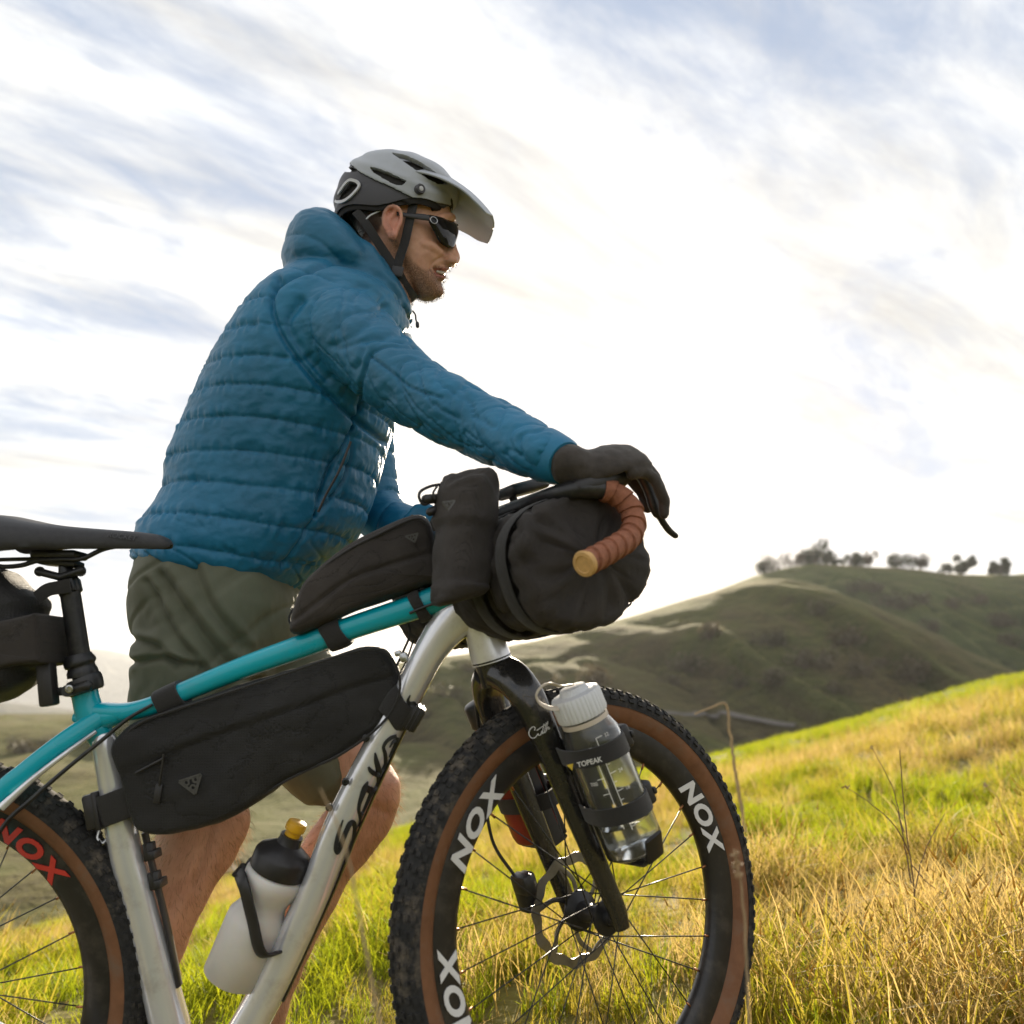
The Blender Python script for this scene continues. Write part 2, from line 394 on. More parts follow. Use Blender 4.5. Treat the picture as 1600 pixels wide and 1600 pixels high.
def ridge_hill(name, pts, Y, near, m, seed, backdrop=130, rough=1.0, base=-17.0):
    """pts: skyline of the hill in photo pixels at distance Y -> ridge heights; the face falls towards the viewer over `near` metres"""
    R3 = np.array([at(p[0], p[1], Y) for p in pts]); xr, zr = R3[:, 0], R3[:, 2]
    rs = spline(np.stack([xr, zr, zr * 0], 1), 200)
    xg = np.linspace(xr[0], xr[-1], 330); yg = np.linspace(-near, backdrop, 190)
    Xg, Dg = np.meshgrid(xg, yg)
    ridge = np.interp(Xg, rs[:, 0], rs[:, 1])
    f = np.where(Dg < 0, np.cos(np.clip(-Dg / near, 0, 1) * math.pi) * 0.5 + 0.5, np.cos(np.clip(Dg / backdrop, 0, 1) * math.pi) * 0.5 + 0.5)
    nz = fbm(np.stack([Xg.ravel() * 0.016 + seed, Dg.ravel() * 0.006, np.full(Xg.size, seed)], 1), 5, 0.5).reshape(Xg.shape)
    gul = fbm(np.stack([Xg.ravel() * 0.045 + Dg.ravel() * 0.02, Dg.ravel() * 0.012, np.full(Xg.size, seed + 9)], 1), 4, 0.5).reshape(Xg.shape)
    w = np.sin(np.clip(f, 0, 1) * math.pi)
    Z = base + (ridge - base) * f + rough * (nz * 8 + gul * 4.5 - 3.0 * np.exp(-(np.abs(gul) / .10) ** 2)) * w + 0.25 * gul * f
    Yg = Y + Dg + 12 * noise3(np.stack([Xg.ravel() * 0.012, np.zeros(Xg.size) + seed, np.zeros(Xg.size)], 1)).reshape(Xg.shape)
    nx, ny = len(xg), len(yg)
    V = np.stack([Xg.ravel(), Yg.ravel(), Z.ravel()], 1)
    I = (np.arange(ny - 1)[:, None] * nx + np.arange(nx - 1)[None]).ravel()
    F = np.stack([I, I + 1, I + nx + 1, I + nx], 1).tolist()
    o = mk(name, V, F, m); o['kind'] = 'structure'
    return o, V.reshape(ny, nx, 3)
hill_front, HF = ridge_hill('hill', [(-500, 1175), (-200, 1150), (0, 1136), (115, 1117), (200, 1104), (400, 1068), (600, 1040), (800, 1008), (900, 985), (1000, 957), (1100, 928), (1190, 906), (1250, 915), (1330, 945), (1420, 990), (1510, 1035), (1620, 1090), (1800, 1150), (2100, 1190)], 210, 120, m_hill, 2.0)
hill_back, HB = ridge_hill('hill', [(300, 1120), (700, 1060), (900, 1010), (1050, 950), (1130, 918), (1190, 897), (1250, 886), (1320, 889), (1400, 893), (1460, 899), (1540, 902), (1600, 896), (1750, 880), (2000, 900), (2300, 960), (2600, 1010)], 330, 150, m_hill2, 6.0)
mount_far, _ = ridge_hill('mountain', [(-1400, 1080), (-700, 1060), (-300, 1075), (0, 1098), (60, 1104), (120, 1110), (300, 1120), (800, 1140)], 1500, 500, m_far, 11.0, backdrop=500, rough=3.0, base=-230)
mount_far2, _ = ridge_hill('mountain', [(-900, 1090), (-300, 1080), (-60, 1068), (40, 1046), (110, 1022), (150, 1013), (200, 1022), (280, 1040), (420, 1056), (600, 1050), (800, 1060), (1200, 1050), (1800, 1060), (2400, 1070)], 4200, 1200, m_far, 14.0, backdrop=900, rough=6.0, base=-260)

# gravel road draped along the foot of the hill
_hv = HF.reshape(-1, 3); _hq = proj(_hv)
def on_hill(px, py, HV_=None):
    V, Q = (_hv, _hq) if HV_ is None else HV_
    d = np.hypot(Q[:, 0] - px, Q[:, 1] - py) + (V[:, 1] - V[:, 1].min()) * 0.05
    return V[int(np.argmin(d))]
def hill_z(p):
    d = (_hv[:, 0] - p[0]) ** 2 + (_hv[:, 1] - p[1]) ** 2; k = np.argpartition(d, 4)[:4]; w = 1 / (d[k] + .05); return (w * _hv[k, 2]).sum() / w.sum()
def road():
    pts = [on_hill(px, py) for px, py in ((900, 1124), (980, 1119), (1060, 1116), (1120, 1117), (1175, 1122), (1240, 1134))]
    Q = spline(pts, 70); T = np.gradient(Q, axis=0); T[:, 2] = 0; T /= np.linalg.norm(T, axis=1)[:, None]
    B = np.stack([-T[:, 1], T[:, 0], T[:, 2] * 0], 1)
    zc = np.array([max(hill_z(q), ground_z(np.array([q[0]]), np.array([q[1]]))[0]) for q in Q]); zc = np.convolve(np.pad(zc, 3, mode='edge'), np.ones(7) / 7, 'valid') + .16; Q[:, 2] = zc
    S = [np.array([q - b * 1.2 + (0, 0, -.4), q - b * .8, q - b * .4 + (0, 0, .03), q + b * .4 + (0, 0, .03), q + b * .8, q + b * 1.2 + (0, 0, -.4)]) for q, b in zip(Q, B)]
    V, F = loft(S, False, closed=False)
    o = mk('road', V, F, mat('gravel', (0.12, 0.108, 0.095), 0.95, var=0.25, scale=1.5)); o['kind'] = 'structure'
road()

# ------------------------------------------------------------------ grass
def leafmat(name, a, b_, trans=0.55, rough=0.55):
    m = bpy.data.materials.new(name); m.use_nodes = True; t = m.node_tree; t.nodes.clear()
    oi = N(t, 'ShaderNodeObjectInfo'); mx = N(t, 'ShaderNodeMix', data_type='RGBA'); L(t, oi.outputs['Random'], mx.inputs[0])
    mx.inputs[6].default_value = tuple(a) + (1,); mx.inputs[7].default_value = tuple(b_) + (1,)
    df = N(t, 'ShaderNodeBsdfPrincipled', i={'Roughness': rough, 'Specular IOR Level': 0.25}); L(t, mx.outputs[2], df.inputs['Base Color'])
    tr = N(t, 'ShaderNodeBsdfTranslucent'); L(t, mx.outputs[2], tr.inputs[0])
    ms = N(t, 'ShaderNodeMixShader', i={0: trans}); L(t, df.outputs[0], ms.inputs[1]); L(t, tr.outputs[0], ms.inputs[2])
    o = N(t, 'ShaderNodeOutputMaterial'); L(t, ms.outputs[0], o.inputs[0]); return m
m_green = leafmat('green_blade', (0.21, 0.27, 0.010), (0.36, 0.36, 0.016), .68)
m_olive = leafmat('olive_blade', (0.26, 0.24, 0.016), (0.43, 0.34, 0.045), .66)
m_dry = leafmat('dry_blade', (0.44, 0.31, 0.085), (0.58, 0.43, 0.17), 0.66)
def tuft(name, m, nb, h, spread, width, lean, heads=0.0, seed=0):
    g = np.random.default_rng(seed); b = MB()
    for k in range(nb):
        a = g.uniform(0, 2 * math.pi); r0 = spread * math.sqrt(g.uniform()); base = np.array((math.cos(a) * r0, math.sin(a) * r0, -0.01))
        d = g.uniform(0, 2 * math.pi); ln = lean * g.uniform(0.2, 1.3); hh = h * g.uniform(0.5, 1.15); w = width * g.uniform(0.7, 1.2)
        side = np.array((-math.sin(d + 0.7), math.cos(d + 0.7), 0)) * w
        S = []
        for t_ in (0, 0.4, 0.75, 1.0):
            c = base + np.array((math.cos(d) * ln * t_ * t_ * hh, math.sin(d) * ln * t_ * t_ * hh, hh * t_ * (1 - 0.25 * ln * t_)))
            ww = (1 - t_) ** 0.6 if t_ < 1 else 0.04
            S.append(np.array([c - side * ww, c + side * ww]))
        V, F = loft(S, False, closed=False); b.add(V, F)
        if g.uniform() < heads:
            V, F = tube(np.array([S[-1][0], S[-1][0] + (math.cos(d) * 0.012, math.sin(d) * 0.012, h * 0.09)]), np.array([0.0015, 0.0004]), 5); b.add(V, F)
    me = b.build(name, m, None, True, None)
    COL.objects.unlink(me); return me
def scatter(name, label, protos, pts, rot, scl, idx):
    c = bpy.data.collections.new(name + '_blades')
    for p in protos: c.objects.link(p)
    me = bpy.data.meshes.new(name); me.from_pydata(pts.tolist(), [], [])
    for nm, ty, d in (('rot', 'FLOAT_VECTOR', rot), ('scl', 'FLOAT', scl), ('idx', 'INT', idx)):
        at_ = me.attributes.new(nm, ty, 'POINT'); at_.data.foreach_set('vector' if ty == 'FLOAT_VECTOR' else 'value', np.asarray(d).ravel())
    o = bpy.data.objects.new(name, me); COL.objects.link(o)
    g = bpy.data.node_groups.new(name, 'GeometryNodeTree')
    g.interface.new_socket('Geometry', in_out='INPUT', socket_type='NodeSocketGeometry'); g.interface.new_socket('Geometry', in_out='OUTPUT', socket_type='NodeSocketGeometry')
    gi = g.nodes.new('NodeGroupInput'); go = g.nodes.new('NodeGroupOutput')
    ip = g.nodes.new('GeometryNodeInstanceOnPoints'); ci = g.nodes.new('GeometryNodeCollectionInfo'); ci.inputs[0].default_value = c
    ci.inputs['Separate Children'].default_value = True; ci.inputs['Reset Children'].default_value = True
    ip.inputs['Pick Instance'].default_value = True
    def na(nm, ty):
        n = g.nodes.new('GeometryNodeInputNamedAttribute'); n.data_type = ty; n.inputs[0].default_value = nm; return n.outputs[0]
    g.links.new(gi.outputs[0], ip.inputs['Points']); g.links.new(ci.outputs[0], ip.inputs['Instance'])
    g.links.new(na('idx', 'INT'), ip.inputs['Instance Index'])
    er = g.nodes.new('FunctionNodeEulerToRotation'); g.links.new(na('rot', 'FLOAT_VECTOR'), er.inputs[0]); g.links.new(er.outputs[0], ip.inputs['Rotation'])
    g.links.new(na('scl', 'FLOAT'), ip.inputs['Scale']); g.links.new(ip.outputs[0], go.inputs[0])
    md = o.modifiers.new('scatter', 'NODES'); md.node_group = g
    return tag(o, label, kind='stuff')
protos = [tuft('tuft_a%d' % k, m_green, 26, 0.135, 0.075, 0.0028, 0.7, 0, k) for k in range(3)] + \
         [tuft('tuft_b%d' % k, m_olive, 24, 0.16, 0.085, 0.0026, 0.8, 0.1, 10 + k) for k in range(3)] + \
         [tuft('tuft_c%d' % k, m_dry, 20, 0.205, 0.095, 0.0017, 0.9, 0.22, 20 + k) for k in range(3)]
def grow():
    g = np.random.default_rng(11); P = []
    for (y0, y1, dens) in ((-0.5, 0.9, 260), (0.9, 3.0, 330), (3.0, 6.0, 160), (6.0, 11.0, 75), (11.0, 18.0, 40), (18.0, 33.0, 26)):
        xa, xb = -0.75 * (y1 + 1.3) - 0.5, 0.75 * (y1 + 1.3) + 0.5
        n = int((xb - xa) * (y1 - y0) * dens); q = np.stack([g.uniform(xa, xb, n), g.uniform(y0, y1, n)], 1)
        q = q[np.abs(q[:, 0]) < 0.72 * (q[:, 1] + 1.33) + 0.4]
        q = q[(q[:, 1] > .9) | (q[:, 0] > .35) | (q[:, 1] > .25)]
        P.append(q)
    q = np.concatenate(P); z = ground_z(q[:, 0], q[:, 1]); f = field_z(q[:, 0], q[:, 1])
    ok = (f >= z - 0.01) & (q[:, 1] < 24 + 0.35 * q[:, 0] + 8); q, z = q[ok], z[ok]
    pat = fbm(np.stack([q[:, 0] * 0.5, q[:, 1] * 0.32, np.zeros(len(q))], 1), 3) + 0.28 * g.normal(size=len(q))
    dist = q[:, 1]
    dryness = pat * 1.15 - 0.20 - 1.7 * sst(11, 17, dist - 0.15 * q[:, 0]) + 0.25 * sst(3, 6, dist) * (1 - sst(9, 13, dist))
    kind = np.where(dryness > 0.27, 2, np.where(dryness > -0.02, 1, 0))
    idx = kind * 3 + g.integers(0, 3, len(q))
    rot = np.stack([g.normal(0, 0.12, len(q)), g.normal(0, 0.12, len(q)), g.uniform(0, 6.28, len(q))], 1)
    clump = np.clip(.95 + 1.1 * fbm(np.stack([q[:, 0] * 1.6, q[:, 1] * 1.1, np.full(len(q), 4.0)], 1), 3), .45, 1.6)
    scl = clump * g.uniform(0.7, 1.3, len(q)) * (0.85 + 0.5 * sst(4, 14, dist)) * np.where(kind == 0, 0.8, 1.0) * (1 - 0.35 * sst(14, 20, dist))
    scatter('grass', 'tall green and straw-coloured grass covering the near slope', protos, np.stack([q[:, 0], q[:, 1], z], 1), rot, scl, idx)
    print('tufts', len(q))
grow()
# ------------------------------------------------------------------ bicycle frames of reference
LEAN = R(7.0)
C0 = at(772, 1045, 0.0)                                   # fork crown on the steering axis
BN = np.array((0, -math.cos(LEAN), -math.sin(LEAN)))      # out of the frame plane, towards the drive side
def bp(px, py, off=0.0):
    d = ray(px, py); o = C0 + BN * off
    return CAM_POS + d * (np.dot(o - CAM_POS, BN) / np.dot(d, BN))
HA = R(73.07); STEER = R(33.2)
AX = np.array((-math.cos(HA), -math.sin(LEAN), math.sin(HA))); AX /= np.linalg.norm(AX)
_f = np.array((math.sin(HA), 0, math.cos(HA))); _f -= AX * np.dot(_f, AX); _f /= np.linalg.norm(_f)
FR = np.array(Matrix.Rotation(STEER, 3, Vector(AX)) @ Vector(_f))
LF = np.cross(AX, FR)
def sp(f, s, h): return C0 + FR * f - LF * s + AX * h      # steered parts: forward, to the right, up the axis
def sinv(px, py, S):
    d = ray(px, py); A = np.stack([d, -FR, -AX], 1); t, f, h = np.linalg.solve(A, C0 - LF * S - CAM_POS); return f, h
def spx(px, py, S):
    f, h = sinv(px, py, S); return sp(f, S, h)
def bppm(px, py, off=0.0):
    p = bp(px, py, off) - CAM_POS; return FPX / (p[1] * math.cos(PITCH) + p[2] * math.sin(PITCH))
def ftube(rows, ns=40, n=24, power=2.0, cap=True, lat=None):
    """tube in the frame plane: rows (px, py, half-width px, half-depth m[, offset m])"""
    Q = []
    for r in rows:
        off = r[4] if len(r) > 4 else 0.0
        Q.append(list(bp(r[0], r[1], off)) + [r[2] / bppm(r[0], r[1], off), r[3]])
    Q = spline(Q, ns); return tube(Q[:, :3], Q[:, 4], n, cap, up=BN, rb=Q[:, 3], power=power)

m_teal = mat('teal_paint', (0.0, 0.40, 0.50), 0.28, var=0.06, scale=4, coat=0.45, spec=0.4, dirt=(0.10, 0.22, 0.24, 0.2), dscale=14, rvar=0.05)
m_silver = mat('silver_paint', (0.84, 0.84, 0.88), 0.22, metal=0.5, var=0.06, scale=5, coat=0.9, dirt=(0.36, 0.31, 0.26, 0.4), dscale=22, rvar=0.06)
m_black = mat('black_alloy', (0.018, 0.018, 0.019), 0.38, var=0.3, scale=60, spec=0.5, dirt=(0.10, 0.085, 0.065, 0.35), dscale=30)
m_carbon = mat('black_fork_paint', (0.022, 0.021, 0.020), 0.25, var=0.2, scale=20, coat=0.5, dirt=(0.13, 0.10, 0.07, 0.45), dscale=25)
m_rubber = mat('tread_rubber', (0.030, 0.029, 0.028), 0.85, var=0.4, scale=120, spec=0.3, bump=0.5, bscale=700, dirt=(0.19, 0.155, 0.115, 0.8), dscale=28)
m_tan = mat('tan_sidewall', (0.215, 0.098, 0.048), 0.65, var=0.18, scale=40, spec=0.3, bump=0.15, bscale=900, dirt=(0.15, 0.115, 0.085, 0.75), dscale=20)
m_rim = mat('black_carbon_rim', (0.022, 0.020, 0.019), 0.35, var=0.2, scale=40, dirt=(0.12, 0.10, 0.08, 0.4), dscale=20)
m_steel = mat('steel', (0.55, 0.55, 0.54), 0.3, metal=1.0, var=0.1, scale=60)
m_rotor = mat('worn_rotor_steel', (0.28, 0.27, 0.26), 0.35, metal=1.0, var=0.15, scale=60)
m_spoke = mat('black_spoke', (0.05, 0.05, 0.05), 0.35, metal=0.6, var=0.1)
m_brass = mat('bronze_nipple', (0.45, 0.20, 0.09), 0.35, metal=0.9, var=0.1)
m_white = mat('white_print', (0.78, 0.77, 0.76), 0.5, var=0.04, scale=80)
m_redp = mat('red_print', (0.62, 0.045, 0.03), 0.5, var=0.06, scale=60)
m_ink = mat('black_print', (0.015, 0.015, 0.018), 0.4, var=0.1)
m_tape = mat('brown_bar_tape', (0.30, 0.115, 0.062), 0.7, var=0.2, scale=160, bump=0.5, bscale=900, spec=0.35)
m_plug = mat('cork_end_plug', (0.60, 0.36, 0.13), 0.6, var=0.15, scale=120, bump=0.3, bscale=500)
m_web = mat('black_webbing', (0.020, 0.018, 0.017), 0.8, var=0.25, scale=400, bump=0.5, bscale=1200, sheen=0.2)
m_plast = mat('black_plastic', (0.022, 0.020, 0.020), 0.42, var=0.15, scale=60)
m_saddle = mat('saddle_cover', (0.030, 0.029, 0.030), 0.55, var=0.2, scale=120, bump=0.2, bscale=1500)
def fabric(name, col, rough=0.75, scale=260, strength=0.55):
    m = mat(name, col, rough, var=0.22, scale=9, sheen=0.06, spec=0.35, dirt=tuple(np.minimum(np.array(col) * 2.2 + 0.012, 1)) + (0.5,), dscale=5)
    t = m.node_tree; b = t.nodes['Principled BSDF']
    tc = N(t, 'ShaderNodeTexCoord'); vo = N(t, 'ShaderNodeTexVoronoi', feature='DISTANCE_TO_EDGE', i={'Scale': scale, 'Randomness': 0.25}); L(t, tc.outputs['Object'], vo.inputs[0])
    mr = N(t, 'ShaderNodeMapRange', i={'From Min': 0.0, 'From Max': 0.12}); L(t, vo.outputs[0], mr.inputs[0])
    nz = N(t, 'ShaderNodeTexNoise', i={'Scale': 22, 'Detail': 6}); L(t, tc.outputs['Object'], nz.inputs[0])
    src_ = b.inputs['Base Color'].links[0].from_socket; tint = N(t, 'ShaderNodeMapRange', i={'From Min': 0, 'From Max': 1, 'To Min': 0.55, 'To Max': 1.25}); L(t, mr.outputs[0], tint.inputs[0])
    vs_ = N(t, 'ShaderNodeVectorMath', operation='SCALE'); L(t, src_, vs_.inputs[0]); L(t, tint.outputs[0], vs_.inputs['Scale']); L(t, vs_.outputs[0], b.inputs['Base Color'])
    ad = M(t, 'ADD', M(t, 'MULTIPLY', mr.outputs[0], 0.6), M(t, 'MULTIPLY', nz.outputs[0], 1.6))
    bp_ = N(t, 'ShaderNodeBump', i={'Strength': strength, 'Distance': 0.0025}); L(t, ad, bp_.inputs['Height']); L(t, bp_.outputs[0], b.inputs['Normal'])
    return m
m_bag = fabric('black_ripstop', (0.016, 0.015, 0.0145), 0.6)
m_bag2 = fabric('black_nylon', (0.030, 0.024, 0.020), 0.62, 500)

bike = empty('bicycle', sp(0.0, 0, -0.72), 'black, silver and teal drop-bar bicycle with tan-wall tyres standing on the slope', 'bicycle')
# ---- frame
fm = MB()
fm.add(*ftube([(140, 1112, 15, .016), (200, 1112, 14, .017), (254, 1097, 15, .018), (287, 1081, 15.5, .019), (380, 1043, 17, .02), (480, 1007, 18.6, .021), (540, 984, 18.3, .022), (643, 950, 20, .023), (690, 934, 23, .025), (725, 926, 28, .026), (752, 926, 26, .02)], 70, 28, 2.6))
fm.add(*ftube([(131, 1074, 20, .0185), (135, 1095, 20, .0185), (141, 1115, 22, .019), (152, 1140, 22, .018), (160, 1160, 17, .015)], 24, 28))
for off in (-0.052, 0.052):      # seat stays, far and near
    fm.add(*ftube([(172, 1112, 13, .012, 0), (140, 1132, 15, .012, off * .25), (95, 1163, 15.5, .011, off * .6), (40, 1206, 15.5, .010, off * .85), (0, 1241, 15, .010, off), (-60, 1340, 11, .008, off * 1.25), (-118, 1535, 10, .008, off * 1.3)], 44, 18, 2.4))
# webs that smooth the junction of seat tube, top tube and stays
fm.add(*ftube([(118, 1120, 8, .011), (146, 1122, 22, .0165), (180, 1117, 17, .017), (215, 1108, 12, .013)], 24, 20))
frame = fm.build('frame', m_teal, bike)
sm = MB()
sm.add(*ftube([(159, 1148, 15, .0165), (163, 1160, 18.5, .0185), (196, 1328, 24.5, .022), (215, 1400, 26, .023), (255, 1560, 29, .026), (303, 1754, 33, .032)], 50, 28))
dt_rows = [(303, 1754, 33, .034), (420, 1545, 28, .031), (493, 1392, 26, .029), (536, 1282, 26, .028), (603, 1146, 24.5, .027), (642, 1075, 24, .026), (676, 1012, 26, .026), (708, 970, 33, .026), (738, 945, 38, .026), (757, 930, 34, .024)]
sm.add(*ftube(dt_rows, 90, 32, 2.5))
hx = np.linspace(0.012, 0.128, 12)
sm.add(*tube([C0 + AX * h for h in hx], np.interp(hx, [0.012, 0.05, 0.128], [0.030, 0.027, 0.027]), 28))
for off in (-0.05, 0.05):
    sm.add(*ftube([(303, 1754, 20, .014, off * .5), (200, 1700, 14, .010, off), (40, 1630, 11, .008, off * 1.25), (-118, 1548, 10, .008, off * 1.3)], 24, 14))
# pale stripe under the near stay
sm.add(*ftube([(150, 1143, 3, .004, .019), (100, 1179, 4, .004, .044), (48, 1220, 5, .0045, .058), (2, 1262, 6.5, .0045, .0655)], 24, 10))
tubes = sm.build('main_tube', m_silver, bike); tubes['label'] = 'silver seat tube, down tube and head tube'
# under-edge trim of the down tube
tr = MB(); tr.add(*ftube([(742, 985, 2.2, .014), (716, 1001, 2.2, .014), (692, 1024, 2.2, .013), (668, 1072, 2.2, .013), (630, 1147, 2.2, .013), (564, 1290, 2.2, .013), (520, 1396, 2.2, .013), (445, 1560, 2.2, .013)], 60, 10)); tr.build('edge_guard', m_black, bike)
# lettering on the down tube (brush strokes lifted off the photograph's lettering)
DT = spline([list(r) + [0] for r in dt_rows], 300)
def on_tube(px, py):
    d = np.hypot(DT[:, 0] - px, DT[:, 1] - py); k = int(np.argmin(d)); q = min(d[k] / DT[k, 2], 0.97)
    return bp(px, py, DT[k, 3] * (1 - q ** 2.5) ** (1 / 2.5) + 0.0012)
def strokes(name, lists, fn, hw_px, m, parent, k=1.0, org=(0, 0), nrm=BN):
    b = MB()
    for pts in lists:
        Q = spline(np.array([(org[0] + p[0] * k, org[1] + p[1] * k, (p[2] if len(p) > 2 else hw_px)) for p in pts]), max(10, 7 * len(pts)))
        W3 = np.array([fn(q[0], q[1]) for q in Q]); w = np.array([max(q[2], 0.3) * k / ppm(q[0], q[1], 0) for q in Q])
        b.add(*ribbon(W3, w, nrm, 0.0008))
    return b.build(name, m, parent, False, None)
S5 = [[(380, 1005, 5), (350, 1090, 12), (330, 1180, 18), (324, 1240, 16), (336, 1268, 10), (352, 1245, 14), (372, 1180, 20), (405, 1095, 20), (435, 1035, 20), (462, 1025, 18), (470, 1060, 20), (460, 1130, 20), (445, 1200, 15), (425, 1285, 6)],
      [(575, 705, 5), (552, 755, 22), (528, 820, 20), (506, 895, 14), (508, 955, 13), (530, 950, 12), (556, 895, 14), (582, 830, 20), (600, 780, 26)],
      [(512, 960, 14), (512, 1010, 12), (505, 1070, 3)],
      [(550, 740, 16), (590, 770, 28), (625, 760, 22), (648, 715, 14), (655, 660, 18)],
      [(630, 480, 6), (640, 540, 18), (655, 600, 22), (660, 640, 24), (640, 650, 18), (600, 625, 18), (578, 590, 8)],
      [(655, 640, 20), (690, 610, 18), (712, 550, 16), (710, 490, 15), (697, 440, 13), (715, 400, 14), (755, 365, 15), (800, 350, 14)],
      [(805, 360, 16), (785, 420, 16), (762, 470, 10), (742, 515, 6)],
      [(745, 440, 5), (765, 405, 10), (790, 380, 14)],
      [(905, 30, 4), (888, 75, 12), (905, 100, 18), (935, 95, 14), (950, 110, 10)]]
strokes('lettering', S5, on_tube, 14, m_ink, tubes, 0.2, (460, 1080))
# bottle-boss bolts on the down tube
for px, py in ((546, 1221), (521, 1261), (578, 1153)):
    c = bp(px - 6, py, 0.027); MB().add(*lathe([(0.0, 0.0), (0.0055, 0.0), (0.0055, 0.003), (0.004, 0.004), (0.0028, 0.004), (0.0025, 0.0015), (0, 0.0015)], 14, basis(c, z=BN), False)).build('bolt', m_black, tubes)
# cable along the stay, front hoses
MB().add(*ftube([(238, 1101, 2.4, .0024, .021), (200, 1123, 3, .003, .026), (160, 1156, 3.2, .003, .034), (110, 1196, 3.4, .003, .047), (50, 1248, 3.6, .0032, .064), (6, 1290, 3.6, .0032, .07), (-60, 1400, 3.6, .0032, .075)], 50, 8)).build('cable', m_black, bike)
MB().add(*ftube([(640, 958, 2.2, .0022, .027), (676, 944, 2.2, .0022, .03), (712, 940, 2.2, .0022, .036), (760, 938, 2.4, .0024, .05)], 30, 8)).build('cable', m_black, bike)
MB().add(*ftube([(637, 968, 2.0, .002, -.03), (640, 992, 2.0, .002, -.03), (630, 1018, 2.0, .002, -.02), (620, 1040, 2.0, .002, 0)], 24, 8)).build('cable', m_black, bike)
MB().add(*ftube([(646, 1000, 1.6, .0016, -.03), (636, 1030, 1.6, .0016, -.02), (625, 1052, 1.6, .0016, -.01)], 16, 8)).build('cable', m_black, bike)
cl = MB(); cl.add(*box(.012, .012, .014, .003, basis(bp(631, 1027, 0.0), x=(1, 0, .4), z=(-.3, 0, 1)))); cl.add(*box(.01, .01, .008, .002, basis(bp(622, 1021, 0.0), x=(1, 0, .4), z=(-.3, 0, 1)))); cl.build('cable_clip', m_steel, bike)

# ---- seatpost
sb = MB()
sb.add(*ftube([(108, 915, 15, .0142), (121, 1000, 15.5, .0142), (131, 1066, 16, .0145)], 8, 26))
post = sb.build('seatpost', m_black, bike)
q = MB()
q.add(*ftube([(122, 1022, 19, .018), (123.5, 1030, 23, .0215), (126, 1038, 23.5, .022), (127, 1041, 20, .019), (128.5, 1048, 22.5, .021), (130, 1056, 23, .0215)], 16, 26))
q.add(*ftube([(130, 1058, 25, .0235), (132, 1064, 27, .0245), (134, 1078, 26.5, .0245), (135, 1082, 23, .022)], 10, 26))
q.add(*tube([bp(105, 1080, .012), bp(118, 1077, .024), bp(136, 1072, .027)], .0085, 12, round_ends=3)); q.add(*tube([bp(106, 1079, .020), bp(106, 1079, .032)], .0085, 14))
q.build('seat_clamp', m_black, post)
q = MB(); q.add(*lathe([(0, .0), (.0058, .0), (.0058, .004), (.004, .0045), (.003, .0025), (0, .0025)], 14, basis(bp(110, 1076, .031), z=BN), False)); q.build('bolt', m_steel, post)
q = MB()
q.add(*ftube([(100, 868, 8, .010), (103, 890, 10, .013), (106, 905, 15, .015), (110, 925, 17.5, .0155), (111, 928, 15, .0145)], 14, 22))
q.add(*box(.058, .034, .010, .004, basis(bp(95, 880, 0), x=(1, 0, -.09), z=(0.09, 0, 1))))
q.add(*box(.066, .046, .012, .004, basis(bp(93, 868, 0), x=(1, 0, -.02), z=(0, 0, 1))))
for px, py in ((62, 893), (126, 893)): q.add(*tube([bp(px, py, -.012), bp(px, py, .014)], .0075, 14))
q.add(*tube([bp(60, 893, .012), bp(95, 902, .012), bp(128, 891, .012)], .006, 10, round_ends=2))
q.add(*box(.016, .03, .022, .004, basis(bp(114, 915, .0), x=(1, 0, .3), z=(-.3, 0, 1))))
q.build('saddle_clamp', m_black, post)
# ---- saddle
def saddle():
    rows = [(-22, 812, 838, .058), (-8, 805, 862, .072), (15, 806, 864, .074), (45, 812, 860, .070), (80, 819, 857, .058), (115, 823, 857, .044), (150, 826, 857, .033), (190, 829, 857, .0265), (225, 832, 857, .0235), (248, 836, 858, .0215), (262, 842, 857, .0165), (268, 848, 854, .007)]
    Rw = spline(np.array([(r[0], r[1], r[2], r[3] * 1000) for r in rows]), 50)
    S = []
    for x, yt, yb, w in Rw:
        w /= 1000; t0 = bp(x, yt); b0 = bp(x, yb); up = t0 - b0
        prof = [(-.0, 1.0), (.25, .995), (.5, .965), (.72, .89), (.88, .75), (.97, .52), (1.0, .28), (.99, .06), (.94, -.02), (.86, .0), (.8, .2), (.6, .42), (.3, .5), (0, .52)]
        full = prof + [(-a_, b_) for a_, b_ in prof[-2:0:-1]]
        S.append(np.array([b0 + up * b_ + BN * (w * a_) for a_, b_ in full]))
    V, F = loft(S, True)
    V = V + noise3(V * 60)[:, None] * 0.0006 * BN
    return V, F
sd_ = MB().add(*saddle()).build('saddle', m_saddle, bike)
rl = MB()
for s_ in (-.021, .021):
    rl.add(*tube(spline([bp(-30, 868, s_ * 1.2), bp(-5, 884, s_ * 1.15), bp(30, 884, s_), bp(60, 876, s_), (bp(95, 874, s_)), bp(128, 873, s_), bp(165, 857, s_ * .8), bp(215, 850, s_ * .4)], 40), .0036, 10))
    rl.add(*tube(spline([bp(-20, 875, s_), bp(20, 874, s_), bp(70, 873, s_)], 8), .003, 8))
rl.build('saddle_rail', m_black, sd_)
let = []
